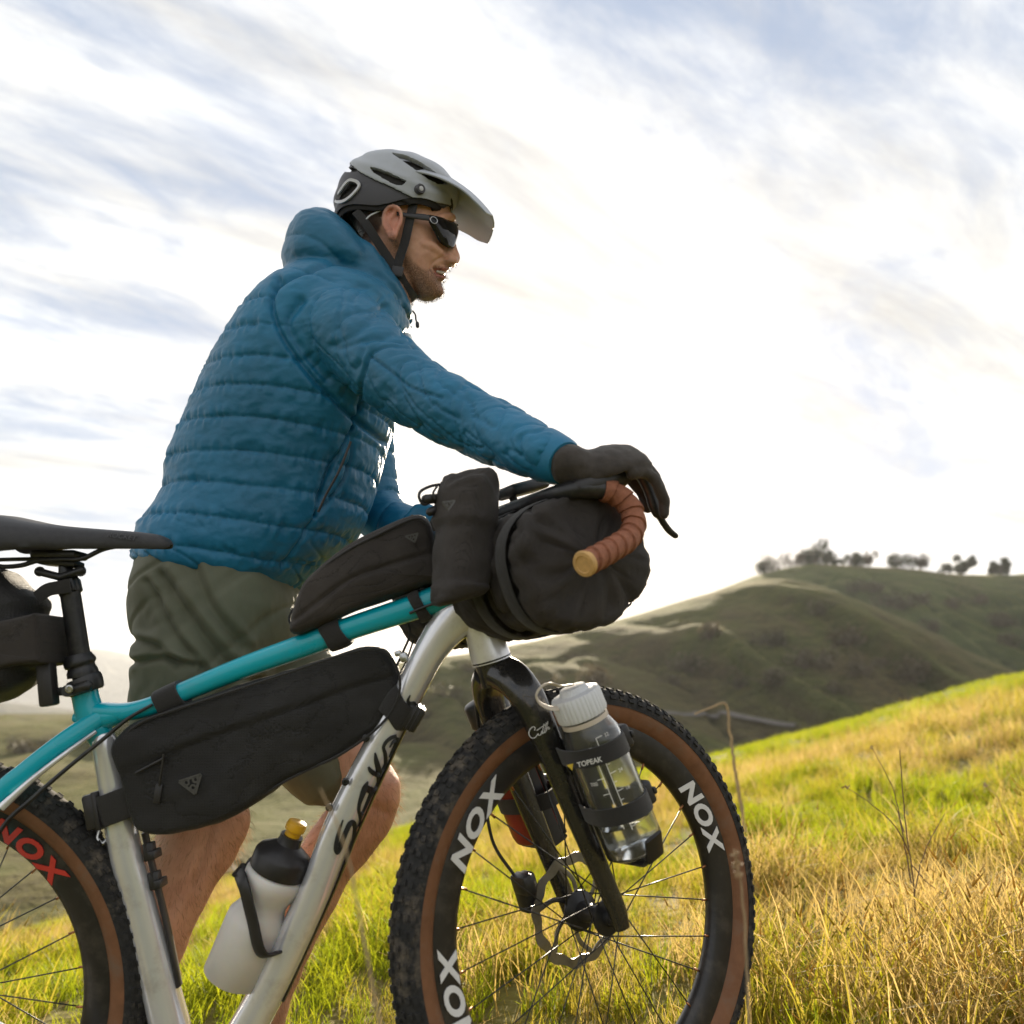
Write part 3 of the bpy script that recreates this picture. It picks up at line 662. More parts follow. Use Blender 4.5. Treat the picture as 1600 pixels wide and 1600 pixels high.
def txt(s, size, M4, m, name, parent, shear=0.0, th=0.0004, bold=0.0, sx=1.0):
    cu = bpy.data.curves.new('glyph', 'FONT'); cu.body = s; cu.size = size; cu.align_x = 'CENTER'; cu.align_y = 'CENTER'; cu.shear = shear; cu.extrude = th; cu.offset = bold; cu.resolution_u = 4
    ob = bpy.data.objects.new('glyph', cu); COL.objects.link(ob); me = evaluated(ob); bpy.data.objects.remove(ob)
    V = np.array([v.co[:] for v in me.vertices]); V[:, 0] *= sx; F = [tuple(p.vertices) for p in me.polygons]
    bpy.data.meshes.remove(me); bpy.data.curves.remove(cu)
    return mk(name, xf(V, M4), F, m, parent, False)
m_sprint = mat('grey_print', (0.07, 0.07, 0.075), 0.5)
txt('ROCKET', 0.0105, basis(bp(190, 838, .0262), x=bp(230, 843, .026) - bp(150, 833, .03), z=BN + np.array((0.12, 0, .25))), m_sprint, 'lettering', sd_, 0.2)

# ---- wheels
def wheel(name, c, fx, up, ax_right, R_o, spoke_phase, text_m, text_angles, rt=.0253, rotor=True, knobs=True):
    """c axle centre, fx forward, up, ax_right = axle direction towards the drive side"""
    B = basis(c, x=fx, z=ax_right)               # local: x forward, z out of the drive side, y = z x x
    k = R_o / .331
    def ring(prof, n=120):
        th = np.linspace(0, 2 * math.pi, n, endpoint=False)
        S = [np.stack([r * k * np.cos(th), r * k * np.sin(th), np.full(n, h)], 1) for r, h in prof]
        V, F = loft(S, False, True, True); return xf(V, B), F
    rim = MB()
    rim.add(*ring([(.2765, .0145), (.266, .0152), (.245, .0125), (.237, .008), (.235, 0), (.237, -.008), (.245, -.0125), (.266, -.0152), (.2765, -.0145), (.270, 0)], 140))
    w = rim.build(name, m_rim, bike, True, 50)
    ty = MB(); s = rt / .0253
    ty.add(*ring([(.2760, .0138), (.283, .0195 * s), (.292, .0245 * s), (.303, .0255 * s), (.3085, .0250 * s), (.3088, 0.02 * s), (.27, .0)], 140))
    ty.add(*ring([(.2760, -.0138), (.27, .0), (.3088, -0.02 * s), (.3085, -.0250 * s), (.303, -.0255 * s), (.292, -.0245 * s), (.283, -.0195 * s)], 140))
    ty.build('tyre', m_tan, w); w.children[-1]['label'] = 'tan sidewalls of the tyre'
    td = MB()
    base = [(.3015, .0264), (.3110, .0260), (.3205, .0200), (.3255, .0120), (.3275, 0), (.3255, -.0120), (.3205, -.0200), (.3110, -.0260), (.3015, -.0264), (.303, -.0), ]
    td.add(*ring([(r, h * s) for r, h in base], 180))
    if knobs:
        V0, F0 = box(1, 1, 1)
        nk = 104; g = np.random.default_rng(5)
        rows = [(0.0, .0062, .0075, .0036), (.42, .0050, .0070, .0036), (-.42, .0050, .0070, .0036), (.80, .0052, .0062, .0038), (-.80, .0052, .0062, .0038), (1.15, .0065, .0060, .0042), (-1.15, .0065, .0060, .0042)]
        for j, (phi, lx, lz, hh) in enumerate(rows):
            for i in range(nk):
                t_ = 2 * math.pi * (i + 0.5 * (j % 2) + 0.12 * (j // 2)) / nk
                cr_, sr_ = math.cos(phi), math.sin(phi)
                rc = (.3015 + .0262 * cr_) * k; zc = .0262 * s * sr_
                e_r = np.array((math.cos(t_) * cr_, math.sin(t_) * cr_, sr_)); e_t = np.array((-math.sin(t_), math.cos(t_), 0)); e_z = np.cross(e_r, e_t)
                Vv = V0[:, :1] * e_t * lx * 2 * .75 + V0[:, 1:2] * e_z * lz + V0[:, 2:3] * e_r * hh + np.array((math.cos(t_) * rc, math.sin(t_) * rc, zc)) + e_r * hh * .38
                td.add(xf(Vv, B), F0)
    tr_ = td.build('tread', m_rubber, w, True, 30); tr_['kind'] = 'stuff'
    # hub, spokes, rotor
    hb = MB(); hb.add(*lathe([(.008, -.052), (.012, -.050), (.012, -.036), (.029, -.034), (.029, -.030), (.015, -.024), (.013, 0), (.015, .026), (.025, .030), (.025, .034), (.012, .036), (.010, .052)], 28, B)); hub = hb.build('hub', m_black, w)
    n_s = 28; me0 = None
    for i in range(n_s):
        a0 = 2 * math.pi * (i + spoke_phase) / n_s; sd2 = 1 if i % 2 else -1; lead = 1 if (i // 2) % 2 else -1
        a1 = a0 + lead * R(68); r1 = .026
        P0 = np.array((math.cos(a1) * r1, math.sin(a1) * r1, .031 * sd2)); P1 = np.array((math.cos(a0) * .2365 * k, math.sin(a0) * .2365 * k, .003 * sd2))
        sm_ = MB(); sm_.add(*tube(np.array([P0, P1]), .00105, 6)); so = mk('spoke', xf(sm_.V[0], B), sm_.F, m_spoke, w)
    for i in range(n_s):
        a0 = 2 * math.pi * (i + spoke_phase) / n_s; sd2 = 1 if i % 2 else -1
        d = np.array((math.cos(a0), math.sin(a0), 0)); z_ = np.array((0, 0, .003 * sd2))
        V, F = tube(np.array([d * .226 * k + z_ * 1.3, d * .240 * k + z_]), .0019, 6); mk('nipple', xf(V, B), F, m_brass, w)
    if rotor:
        rt_ = MB(); n_ = 72; th = np.linspace(0, 2 * math.pi, n_, endpoint=False)
        ro = .080 + .0025 * np.sin(th * 12); ri = .066 + .002 * np.sin(th * 12 + 1)
        for z0, z1 in ((-.0430, -.0412),):
            S = [np.stack([rr * np.cos(th), rr * np.sin(th), np.full(n_, z_)], 1) for rr, z_ in ((ri, z0), (ro, z0), (ro, z1), (ri, z1))]
            V, F = loft(S, False, True, True); rt_.add(xf(V, B), F)
        for i in range(6):
            a0 = i * math.pi / 3; P = [np.array((math.cos(a0 + t_ * .6) * rr, math.sin(a0 + t_ * .6) * rr, -.0421)) for t_, rr in ((0, .018), (.5, .044), (1, .068))]
            V, F = tube(spline(P, 10), .0009, 6, rb=.0042, up=(0, 0, 1)); rt_.add(xf(V, B), F)
        rt_.build('brake_rotor', m_rotor, w, True, 40)
    # rim lettering
    for (word, ang, dirn) in text_angles:
        for j, ch in enumerate(word):
            a_ = ang + dirn * (j - 1) * R(9.6)
            er = np.array((math.cos(a_), math.sin(a_), 0)); et = np.array((math.sin(a_), -math.cos(a_), 0))
            pos = er * .2535 * k + np.array((0, 0, .0144))
            nl = -er * .16 + np.array((0, 0, 1.0)); nl /= np.linalg.norm(nl)
            M4 = B @ basis(pos, x=et, z=nl)
            txt(ch, .040, M4, text_m, 'lettering', w, 0.25, .0006, .0016, 1.25)
    return w
AXLE = sp(.0433, 0, -.3886)
def wang(c, fx, zr, px, py):
    B = basis(c, x=fx, z=zr); n = B[:3, 2]; d = ray(px, py); p = CAM_POS + d * (np.dot(c - CAM_POS, n) / np.dot(d, n)) - c
    return math.atan2(np.dot(p, B[:3, 1]), np.dot(p, B[:3, 0])), np.linalg.norm(p)
a1, r1_ = wang(AXLE, FR, -LF, 1106, 1250); a2, r2_ = wang(AXLE, FR, -LF, 722, 1282)
print('rim text', math.degrees(a1), r1_, math.degrees(a2), r2_)
front = wheel('wheel', AXLE, FR, AX, -LF, .331, 0.37, m_white, [('NOX', a1, -1), ('NOX', a2, -1), ('NOX', a1 + math.pi * .93, -1)])
front['label'] = 'front wheel turned away with white rim lettering'
RAX = bp(-128, 1545, 0)
fxr = bp(915, 1436) - bp(-128, 1545); fxr /= np.linalg.norm(fxr)
a3, r3_ = wang(RAX, fxr, BN, 22, 1368)
print('rear text', math.degrees(a3), r3_, RAX)
rear = wheel('wheel', RAX, fxr, None, BN, .338, 0.1, m_redp, [('NOX', a3 + R(2), -1), ('NOX', a3 + R(120), -1)])
rear['label'] = 'rear wheel with red rim lettering'

# ---- fork
fk = MB()
def legs(s, mb):
    rows = [(0.0, s * .012, -.004, .027, .020), (.004, s * .034, -.018, .027, .019), (.008, s * .050, -.045, .0255, .0155), (.012, s * .0555, -.085, .0235, .0135), (.017, s * .057, -.13, .0215, .0125), (.026, s * .058, -.22, .018, .012), (.036, s * .059, -.31, .0145, .0115), (.0433, s * .060, -.372, .0135, .011), (.0433, s * .060, -.40, .011, .009)]
    Q = spline([list(sp(*r[:3])) + [r[3], r[4]] for r in rows], 50)
    mb.add(*tube(Q[:, :3], Q[:, 4], 22, up=-LF * s, rb=Q[:, 3], power=2.5))
legs(1, fk); legs(-1, fk)
fk.add(*tube(spline([list(sp(0, 0, h)) for h in (-.022, -.008, .008, .016)], 12), [.026] * 10 + [.030, .030], 26))
fk.add(*tube([sp(.0433, -.062, -.3886), sp(.0433, .062, -.3886)], .011, 18))
fork = fk.build('fork', m_carbon, bike)
CU = [[(690, 150), (660, 186), (625, 186), (607, 155), (614, 118), (640, 90), (660, 96), (658, 122)], [(690, 148), (694, 166), (712, 158), (722, 128), (722, 150), (736, 138)], [(742, 62), (732, 110), (728, 150), (742, 140)], [(762, 52), (752, 100), (746, 142), (758, 132)], [(676, 122), (720, 92), (778, 56)], [(776, 40), (766, 90), (760, 128), (774, 96), (784, 92), (782, 112), (794, 100)]]
strokes('lettering', CU, lambda px, py: spx(px, py, .0715), 3.2, m_white, fork, 1 / 5.7125, (720, 1120), -LF)
cp = MB()      # brake caliper on the far leg
cp.add(*box(.030, .030, .055, .006, basis(sp(-.018, -.062, -.335), x=FR, z=AX))); cp.add(*box(.02, .04, .03, .006, basis(sp(-.03, -.045, -.315), x=FR, z=AX)))
cp.add(*tube(spline([sp(-.03, -.06, -.31), sp(-.045, -.07, -.24), sp(-.02, -.07, -.12), sp(-.012, -.05, -.02)], 30), .0025, 8)); cp.build('brake_caliper', m_black, fork)
# headset, stem
st = MB(); st.add(*tube([C0 + AX * h for h in (.126, .134, .150, .165, .235)], [.026, .024, .0185, .0175, .0175], 26)); st.add(*tube([sp(-.012, 0, .205), sp(.0, 0, .206), sp(.068, 0, .213), sp(.075, 0, .213)], [.017, .020, .019, .021], 22)); st.build('stem', m_black, bike)
# ---- handlebar
def bar(s):
    rows = [(.07, 0, .213), (.07, s * .09, .213), (.073, s * .165, .213), (.086, s * .197, .211), (.112, s * .210, .203), (.132, s * .217, .190), (.143, s * .223, .168), (.137, s * .229, .146), (.115, s * .236, .130), (.085, s * .242, .124), (.045, s * .249, .119), (.012, s * .255, .116)]
    return spline([sp(*r) for r in rows], 90)
hb_ = MB()
for s in (1, -1): hb_.add(*tube(bar(s)[:44], .0135, 16))
handlebar = hb_.build('handlebar', m_black, bike)
for s in (1, -1):
    B_ = bar(s)[40:]; cum = np.concatenate([[0], np.cumsum(np.linalg.norm(np.diff(B_, axis=0), axis=1))])
    fine = np.stack([np.interp(np.linspace(0, cum[-1], 260), cum, B_[:, k]) for k in range(3)], 1); sfine = np.linspace(0, cum[-1], 260)
    T, A, Bv = frames(fine, (0, 0, 1)); th = np.linspace(0, 2 * math.pi, 28, endpoint=False)
    pitch_ = .0195
    rr = .0150 + .0026 * (((sfine[:, None] + th[None] / (2 * math.pi) * pitch_) / pitch_) % 1.0) - .0030 * (((sfine[:, None] + th[None] / (2 * math.pi) * pitch_) / pitch_) % 1.0 > .90)
    S = [fine[i] + A[i] * (rr[i] * np.cos(th))[:, None] + Bv[i] * (rr[i] * np.sin(th))[:, None] for i in range(260)]
    MB().add(*loft(S, True)).build('bar_tape', m_tape, handlebar, True, 45)
    e_ = fine[-1]; t_ = fine[-1] - fine[-4]
    MB().add(*lathe([(.0165, -.004), (.0172, .001), (.0160, .0035), (.0115, .0042), (.0105, .003), (0, .003)], 28, basis(e_, z=t_))).build('end_plug', m_plug, handlebar)
    # brake hood and lever
    h = MB()
    rows = [(.088, .200, .212, .014, .013), (.108, .207, .212, .017, .015), (.132, .210, .214, .019, .016), (.158, .209, .218, .020, .0165), (.176, .207, .224, .017, .0155), (.187, .206, .230, .013, .012), (.192, .206, .232, .008, .008)]
    Q = spline([list(sp(r[0], s * r[1], r[2])) + [r[3], r[4]] for r in rows], 30)
    h.add(*tube(Q[:, :3], Q[:, 3], 18, up=AX, rb=Q[:, 4], round_ends=3)); h.build('brake_hood', m_plast, handlebar)
    l = MB()
    rows = [(.186, .207, .226, .012, .010), (.200, .206, .205, .010, .009), (.205, .206, .180, .009, .008), (.205, .206, .162, .0095, .0075), (.206, .206, .149, .0075, .006), (.209, .206, .143, .0045, .0058), (.213, .206, .132, .0043, .0058), (.219, .206, .120, .0042, .0058), (.227, .206, .111, .0042, .0052)]
    Q = spline([list(sp(r[0], s * r[1], r[2])) + [r[3], r[4]] for r in rows], 44)
    l.add(*tube(Q[:, :3], Q[:, 3], 14, up=FR, rb=Q[:, 4], round_ends=3)); l.build('brake_lever', m_black, handlebar)
# ------------------------------------------------------------------ luggage
def wob(amp, freq, seed=0.0):
    def f(V):
        return V + np.stack([noise3(V * freq + seed), noise3(V * freq + seed + 31), noise3(V * freq + seed + 57)], 1) * amp
    return f
def strap_band(P, r, rb, width_n, up, m=None):
    return tube(P, r, 24, False, up=up, rb=rb, power=3.0)
def logo(name, c3, parent, fn, m):
    """triangle outline with three rings; c3 = three pixel corners; fn maps pixel -> surface point"""
    b = MB(); c3 = np.array(c3, float); cen = c3.mean(0); hw = 0.055 * np.linalg.norm(c3[0] - c3[1])
    for i in range(3):
        p, q_ = c3[i], c3[(i + 1) % 3]; Q = [fn(*(p + (q_ - p) * t)) for t in np.linspace(0, 1, 8)]
        b.add(*ribbon(Q, hw / ppm(*p, 0), BN, .0012))
    for i in range(3):
        cc = cen + (c3[i] - cen) * .42; rr = .115 * np.linalg.norm(c3[0] - c3[1])
        Q = [fn(cc[0] + rr * math.cos(t), cc[1] + rr * math.sin(t)) for t in np.linspace(0, 2 * math.pi, 17)]
        b.add(*ribbon(Q, hw * .75 / ppm(*cc, 0), BN, .0012))
    return b.build(name, m, parent, False, None)
m_logo = mat('grey_rubber_badge', (0.085, 0.082, 0.078), 0.5, var=0.1)

# frame bag
fb = empty('frame_bag', bp(400, 1250), 'long black frame bag strapped under the teal top tube', 'bag')
fb_pts = [(187, 1172), (196, 1146), (222, 1126), (270, 1108), (350, 1081), (450, 1047), (530, 1020), (572, 1009), (600, 1010), (617, 1026), (628, 1056), (625, 1088), (606, 1122), (575, 1152), (530, 1182), (450, 1222), (380, 1264), (335, 1287), (285, 1300), (238, 1300), (216, 1288), (203, 1240)]
def fb_disp(V):
    V = wob(.004, 14, 2)(V); V = wob(.0016, 42, 5)(V)
    # flap seam: the upper panel stands proud of the lower one
    seam = spline(np.array([bp(x, y) for x, y in ((205, 1205), (262, 1180), (330, 1152), (420, 1120), (500, 1092), (560, 1070), (628, 1052))]), 60)
    zs = np.interp(V[:, 0], seam[:, 0], seam[:, 2]); d = V[:, 2] - zs
    near = V[:, 1] < C0[1] + 0.0
    V[:, 1] -= np.where(near, .0035 * sst(-.001, .001, d) - .002 * np.exp(-(d / .004) ** 2), 0)
    return V
V, F = pillow(fb_pts, bp(400, 1150)[1], .030, 170, .022, 7, 14, .006, fb_disp)
fbo = MB().add(V, F).build('pouch', m_bag, fb, True, None)
def face_fn(off): return lambda px, py: bp(px, py, off)
logo('badge', [(280, 1221), (314, 1210), (305, 1240)], fb, face_fn(.0465), m_logo)
zp = MB(); zp.add(*tube(spline([bp(256, 1178, .045), bp(253, 1200, .046), bp(249, 1228, .0455)], 10), .0018, 8)); zp.add(*box(.010, .004, .026, .0015, basis(bp(247, 1240, .045), z=(0.1, 0, 1), y=(0, 1, 0)))); zp.build('zip_pull', m_plast, fb)
for off_, sg in ((.031, 1), (-.031, -1)):
    O_ = outline(np.array(fb_pts, float), 110); cen_ = O_.mean(0); O_ = cen_ + (O_ - cen_) * np.array((.985, .955))
    Q_ = np.array([bp(x, y, off_) for x, y in O_]); Q_ = np.vstack([Q_, Q_[:1]]); MB().add(*tube(Q_, .0019, 7, False)).build('piping', m_web, fb)
zz_ = MB(); zz_.add(*tube(spline([bp(x, y, .041) for x, y in ((212, 1208), (235, 1196), (258, 1184))], 12), .0022, 8)); zz_.build('zip', m_plast, fb)
def band(rows, name, parent, m=m_web):
    """strap wrapped round a tube: rows (px, py, half-width px, half-depth m) along the tube"""
    return MB().add(*ftube(rows, 10, 26, 2.8)).build(name, m, parent, True, 35)
band([(250, 1099, 19, .0215), (252, 1098, 21, .0235), (285, 1083, 21.5, .0235), (287, 1082, 19.5, .0215)], 'strap', fb)
band([(511, 996, 21, .0245), (513, 995, 24.5, .0265), (538, 987, 24, .0265), (540, 986, 21, .0245)], 'strap', fb)
band([(612, 1120, 27, .029), (614, 1118, 30, .0315), (632, 1090, 30, .0315), (634, 1088, 27, .029)], 'strap', fb)
bk = MB(); bk.add(*box(.036, .026, .030, .004, basis(bp(645, 1120, .012), x=bp(655, 1095) - bp(630, 1140), z=BN)));
for k_ in (-1, 0, 1): bk.add(*box(.038, .0025, .031, .001, basis(bp(645, 1120, .0125) + (bp(655, 1125) - bp(635, 1115)) * .28 * k_, x=bp(655, 1095) - bp(630, 1140), z=BN)))
bk.build('buckle', m_plast, fb)
sb_ = MB(); Q = [bp(x, y, o) for x, y, o in ((212, 1249, .028), (190, 1257, .0285), (160, 1268, .026), (140, 1270, .016), (134, 1270, 0), (142, 1270, -.02), (180, 1262, -.026), (210, 1255, -.026))]
sb_.add(*tube(spline(Q, 40), .0016, 12, up=BN, rb=.022, power=3)); sb_.build('strap', m_web, fb)
bk = MB(); bk.add(*box(.020, .030, .050, .004, basis(bp(148, 1267, .012), x=(1, 0, .25), z=(-.25, 0, 1)))); bk.add(*box(.007, .034, .054, .002, basis(bp(157, 1265, .012), x=(1, 0, .25), z=(-.25, 0, 1)))); bk.build('buckle', m_plast, fb)
cleat = MB(); cleat.add(*tube(spline([bp(155, 1296, .0), bp(152, 1310, .004), bp(160, 1318, .004), bp(166, 1312, 0)], 12), .0028, 8)); cleat.build('cable_stop', m_steel, bike)
# bottle cage on the seat tube
cg = MB()
for px, py, L_ in ((234, 1330, .05), (243, 1375, .05)):
    cg.add(*box(.014, .018, L_ * .5, .002, basis(bp(px, py, 0), x=(1, 0, .22), z=(-.22, 0, 1)))); cg.add(*box(.010, .030, L_ * .25, .002, basis(bp(px + 8, py + 4, 0), x=(1, 0, .22), z=(-.22, 0, 1))))
cg.add(*ftube([(226, 1300, 4, .009), (240, 1360, 4, .009), (262, 1450, 4, .009), (280, 1540, 4, .009)], 12, 10)); cg.build('bottle_cage', m_plast, bike)

# top tube bag
tb = empty('top_tube_bag', bp(570, 960), 'black wedge-shaped bag sitting on top of the teal top tube', 'bag')
tb_pts = [(456, 986), (458, 968), (466, 940), (482, 908), (508, 880), (548, 853), (592, 830), (630, 812), (654, 806), (668, 812), (676, 832), (682, 870), (686, 908), (664, 916), (610, 936), (545, 958), (490, 983), (468, 992)]
def tb_disp(V):
    V = wob(.003, 18, 9)(V)
    seam = spline(np.array([bp(x, y) for x, y in ((470, 970), (545, 912), (600, 890), (690, 862))]), 40); d = V[:, 2] - np.interp(V[:, 0], seam[:, 0], seam[:, 2])
    V[:, 1] += np.where(V[:, 1] < C0[1], .003 * np.exp(-(d / .004) ** 2), 0); return V
V, F = pillow(tb_pts, bp(570, 900)[1], .027, 150, .02, 7, 12, .004, tb_disp); MB().add(V, F).build('pouch', m_bag2, tb, True, None)
pip = MB(); Qp = [bp(x, y, .022) for x, y in ((470, 990), (466, 962), (476, 925), (500, 892), (545, 859), (592, 835), (632, 816), (654, 810), (666, 816))]; pip.add(*tube(spline(Qp, 60), .0022, 8)); pip.build('piping', m_web, tb)
pip2 = MB(); pip2.add(*tube(spline([bp(x, y, -.018) for x, y in ((462, 990), (452, 968), (458, 950))], 12), .002, 6)); pip2.build('piping', m_web, tb)
logo('badge', [(633, 838), (653, 833), (648, 847)], tb, face_fn(.0340), m_logo)
band([(649, 950, 24, .0265), (651, 949, 26, .028), (663, 945, 26, .028), (665, 944, 24, .0265)], 'strap', tb)

# handlebar bag: a roll lashed between the drops
hb2 = empty('handlebar_bag', sp(.085, 0, .02), 'big black roll bag lashed in front of the handlebar', 'bag')
def roll(F0, H0, a_, b_, s0, s1, seed, ns=60, n=72, sq=2.5):
    S = []; th = np.linspace(0, 2 * math.pi, n, endpoint=False)
    c, s_ = np.cos(th), np.sin(th); c = np.sign(c) * abs(c) ** (2 / sq); s_ = np.sign(s_) * abs(s_) ** (2 / sq)
    ss = list(np.linspace(s0, s1, ns))
    endk = [(.15, -.004), (.45, -.002), (.72, .0), (.88, .0), (.96, .004), (1.0, .014)]
    for k_, d in endk: S.append(np.array([sp(F0 + a_ * k_ * c[i], s0 + d - .012, H0 + b_ * k_ * s_[i]) for i in range(n)]))
    for sv in ss[2:-2]: S.append(np.array([sp(F0 + a_ * c[i], sv, H0 + b_ * s_[i]) for i in range(n)]))
    for k_, d in endk[::-1]: S.append(np.array([sp(F0 + a_ * k_ * c[i], s1 - d + .012, H0 + b_ * k_ * s_[i]) for i in range(n)]))
    V, F = loft(S, True); Nn = vnormals(V, F)
    # straps squeeze it, folds run from them
    cr_ = fbm(V * 12 + seed, 3) * .008 - .009 * np.exp(-(np.abs(noise3(V * np.array((13, 13, 22)) + seed + 7)) / .07) ** 2) - .004 * np.exp(-(np.abs(noise3(V * np.array((34, 34, 20)) + seed + 2)) / .08) ** 2)
    return V - Nn * 0 + Nn * (cr_)[:, None], F
V, F = roll(.073, .119, .112, .091, -.185, .185, 3.0)
Nn = vnormals(V, F)
s_of = -(V - C0) @ LF
for sc_ in (-.07, .075, .15): V = V - Nn * (.007 * np.exp(-((s_of - sc_) / .012) ** 2))[:, None]
MB().add(V, F).build('roll', m_bag2, hb2, True, None)
for sc_ in (-.07, .075, .15):
    th = np.linspace(0, 2 * math.pi, 60); Q = [sp(.073 + .113 * math.copysign(abs(math.cos(t)) ** .8, math.cos(t)), sc_, .119 + .092 * math.copysign(abs(math.sin(t)) ** .8, math.sin(t))) for t in th]
    MB().add(*tube(Q, .0014, 8, False, up=FR, rb=.0125, power=3)).build('strap', m_web, hb2)
# front pocket laced over the roll
V, F = roll(.125, .100, .068, .066, -.12, .165, 8.0, 40, 56)
MB().add(V, F).build('front_pocket', m_bag, hb2, True, None)
lc = MB(); Q = []
for k_ in range(13): Q.append(spx(980 + (6 if k_ % 2 else -7), 815 + k_ * 11.5, .172))
lc.add(*tube(spline(Q, 80), .0016, 6)); lc.build('lacing', m_web, hb2)
# stem bag
sbg = empty('stem_bag', sp(-.06, .075, .10), 'upright black pouch with drawcord beside the stem', 'bag')
def stem_bag():
    S = []; n = 60; th = np.linspace(0, 2 * math.pi, n, endpoint=False)
    P0 = spx(722, 938, .085); P1 = spx(731, 742, .085); ax_ = (P1 - P0) / np.linalg.norm(P1 - P0); Ln = np.linalg.norm(P1 - P0)
    for t_, k_ in ((0, .3), (.0, .62), (.006, .78), (.02, .90), (.045, .99), (.08, 1.04), (.12, 1.06), (.25, 1.06), (.4, 1.05), (.55, 1.04), (.7, 1.02), (.8, 1.0), (.88, .97), (.93, .93), (.97, .84), (1.0, .72), (1.012, .5), (1.0, .25)):
        c = P0 + ax_ * Ln * t_
        S.append(np.array([c + FR * .046 * k_ * math.cos(a_) - LF * .046 * k_ * math.sin(a_) for a_ in th]))
    S2 = []
    for i in range(len(S) - 1):
        for u in np.linspace(0, 1, 5)[:-1]: S2.append(S[i] * (1 - u) + S[i + 1] * u)
    S2.append(S[-1]); V, F = loft(S2, True); Nn = vnormals(V, F)
    tt = ((V - P0) @ ax_) / Ln; ang = np.arctan2(-(V - P0) @ LF, (V - P0) @ FR)
    pk = .005 * sst(.08, .1, tt) * (1 - sst(.56, .58, tt))           # mesh pocket round the lower half
    gather = .0035 * np.sin(ang * 15 + 2 * noise3(V * 20)) * sst(.80, .95, tt)
    return V + Nn * (fbm(V * 20 + 4, 3) * .004 + pk + gather)[:, None], F, P0, P1, ax_
V, F, P0, P1, ax_ = stem_bag(); MB().add(V, F).build('pouch', m_bag2, sbg, True, None)
dc = MB(); dc.add(*tube(spline([spx(686, 757, .07), spx(672, 760, .07), spx(657, 768, .07), spx(655, 778, .07), spx(662, 788, .07), spx(674, 784, .07)], 30), .0022, 8)); dc.add(*tube(spline([spx(683, 760, .08), spx(677, 770, .08), spx(679, 780, .08)], 10), .0016, 8))
dc.add(*tube([spx(666, 780, .07), spx(681, 779, .07)], .007, 12, round_ends=2)); dc.add(*tube([spx(672, 800, .07), spx(684, 795, .07)], .006, 12, round_ends=3)); dc.build('drawcord', m_plast, sbg)
rd = MB(); rd.add(*ribbon(spline([spx(774, 750, .088), spx(773, 770, .1), spx(771, 788, .1)], 10), .0075, -LF * .8 + FR * .5, .0015)); rd.build('pull_tab', mat('red_webbing', (0.48, 0.05, 0.035), 0.7, var=0.1, scale=200, bump=.4, bscale=900), sbg)
logo('badge', [(691, 785), (711, 782), (700, 798)], sbg, lambda px, py: spx(px, py, .137), m_logo)

# cycle computer on the stem
gp = empty('cycle_computer', spx(815, 772, .03), 'small black cycle computer mounted above the handlebar', 'computer')
M4 = basis(spx(817, 764, .035), x=FR * 1.0 + AX * -.08, z=AX); MB().add(*box(.072, .05, .017, .006, M4, 3)).build('case', m_plast, gp)
MB().add(*box(.06, .04, .001, 0, M4 @ np.array(Matrix.Translation((0, 0, .0088))))).build('screen', mat('screen_glass', (.01, .011, .012), .1), gp)
mt = MB(); mt.add(*tube(spline([sp(.07, .035, .216), spx(803, 786, .035), spx(800, 775, .035)], 12), .006, 10)); mt.build('mount', m_black, gp)

# saddle bag
sdb = empty('saddle_bag', bp(40, 1090), 'black saddle bag behind the seatpost, cut off by the photo edge', 'bag')
V, F = pillow([(-150, 850), (-60, 868), (-2, 886), (20, 893), (40, 912), (62, 928), (66, 945), (62, 962), (70, 966), (86, 972), (92, 990), (95, 1020), (92, 1036), (72, 1042), (58, 1046), (50, 1064), (28, 1080), (-5, 1095), (-80, 1110), (-170, 1100), (-230, 1030), (-210, 920)], bp(20, 990)[1], .055, 150, .04, 7, 12, .008, lambda V: wob(.0018, 40, 3)(wob(.006, 12, 6)(V)))
MB().add(V, F).build('pouch', m_bag, sdb, True, None)
pn = MB(); V, F = pillow([(-120, 995), (0, 979), (80, 964), (90, 966), (97, 1030), (93, 1036), (60, 1040), (0, 1052), (-120, 1070)], bp(20, 990)[1], .066, 90, .01, 4, 6, .0, wob(.002, 20, 1)); pn.add(V, F); pn.build('side_panel', m_bag2, sdb, True, None)
st_ = MB(); st_.add(*tube(spline([bp(58, 934, .02), bp(74, 922, .024), bp(92, 918, .023), bp(110, 915, .02)], 14), .0015, 10, up=BN, rb=.010, power=3)); st_.build('strap', m_web, sdb)
st_ = MB(); st_.add(*box(.022, .022, .075, .004, basis(bp(74, 1062, .03), x=(1, 0, .18), z=(-.18, 0, 1)))); st_.build('buckle', m_plast, sdb)
st_ = MB(); st_.add(*tube(spline([bp(78, 1082, .026), bp(98, 1080, .026), bp(112, 1076, .02)], 8), .002, 8, up=BN, rb=.006)); st_.build('strap', m_web, sdb)

# ------------------------------------------------------------------ bottles
def glass(name, col, rough, ior=1.45, rough2=0.0):
    m = bpy.data.materials.new(name); m.use_nodes = True; b = m.node_tree.nodes['Principled BSDF']
    t = m.node_tree; nz = N(t, 'ShaderNodeTexNoise', i={'Scale': 60, 'Detail': 4}); mr = N(t, 'ShaderNodeMapRange', i={'From Min': .3, 'From Max': .8, 'To Min': rough, 'To Max': rough + .12}); L(t, nz.outputs[0], mr.inputs[0]); L(t, mr.outputs[0], b.inputs['Roughness'])
    b.inputs['Base Color'].default_value = tuple(col) + (1,); b.inputs['Transmission Weight'].default_value = 1.0; b.inputs['IOR'].default_value = ior; return m
m_clear = glass('clear_plastic', (0.95, 0.97, 0.98), 0.05); m_clear.node_tree.nodes['Principled BSDF'].inputs['Transmission Weight'].default_value = .96
m_water = glass('drinking_water', (0.97, 0.99, 1.0), 0.0, 1.33)
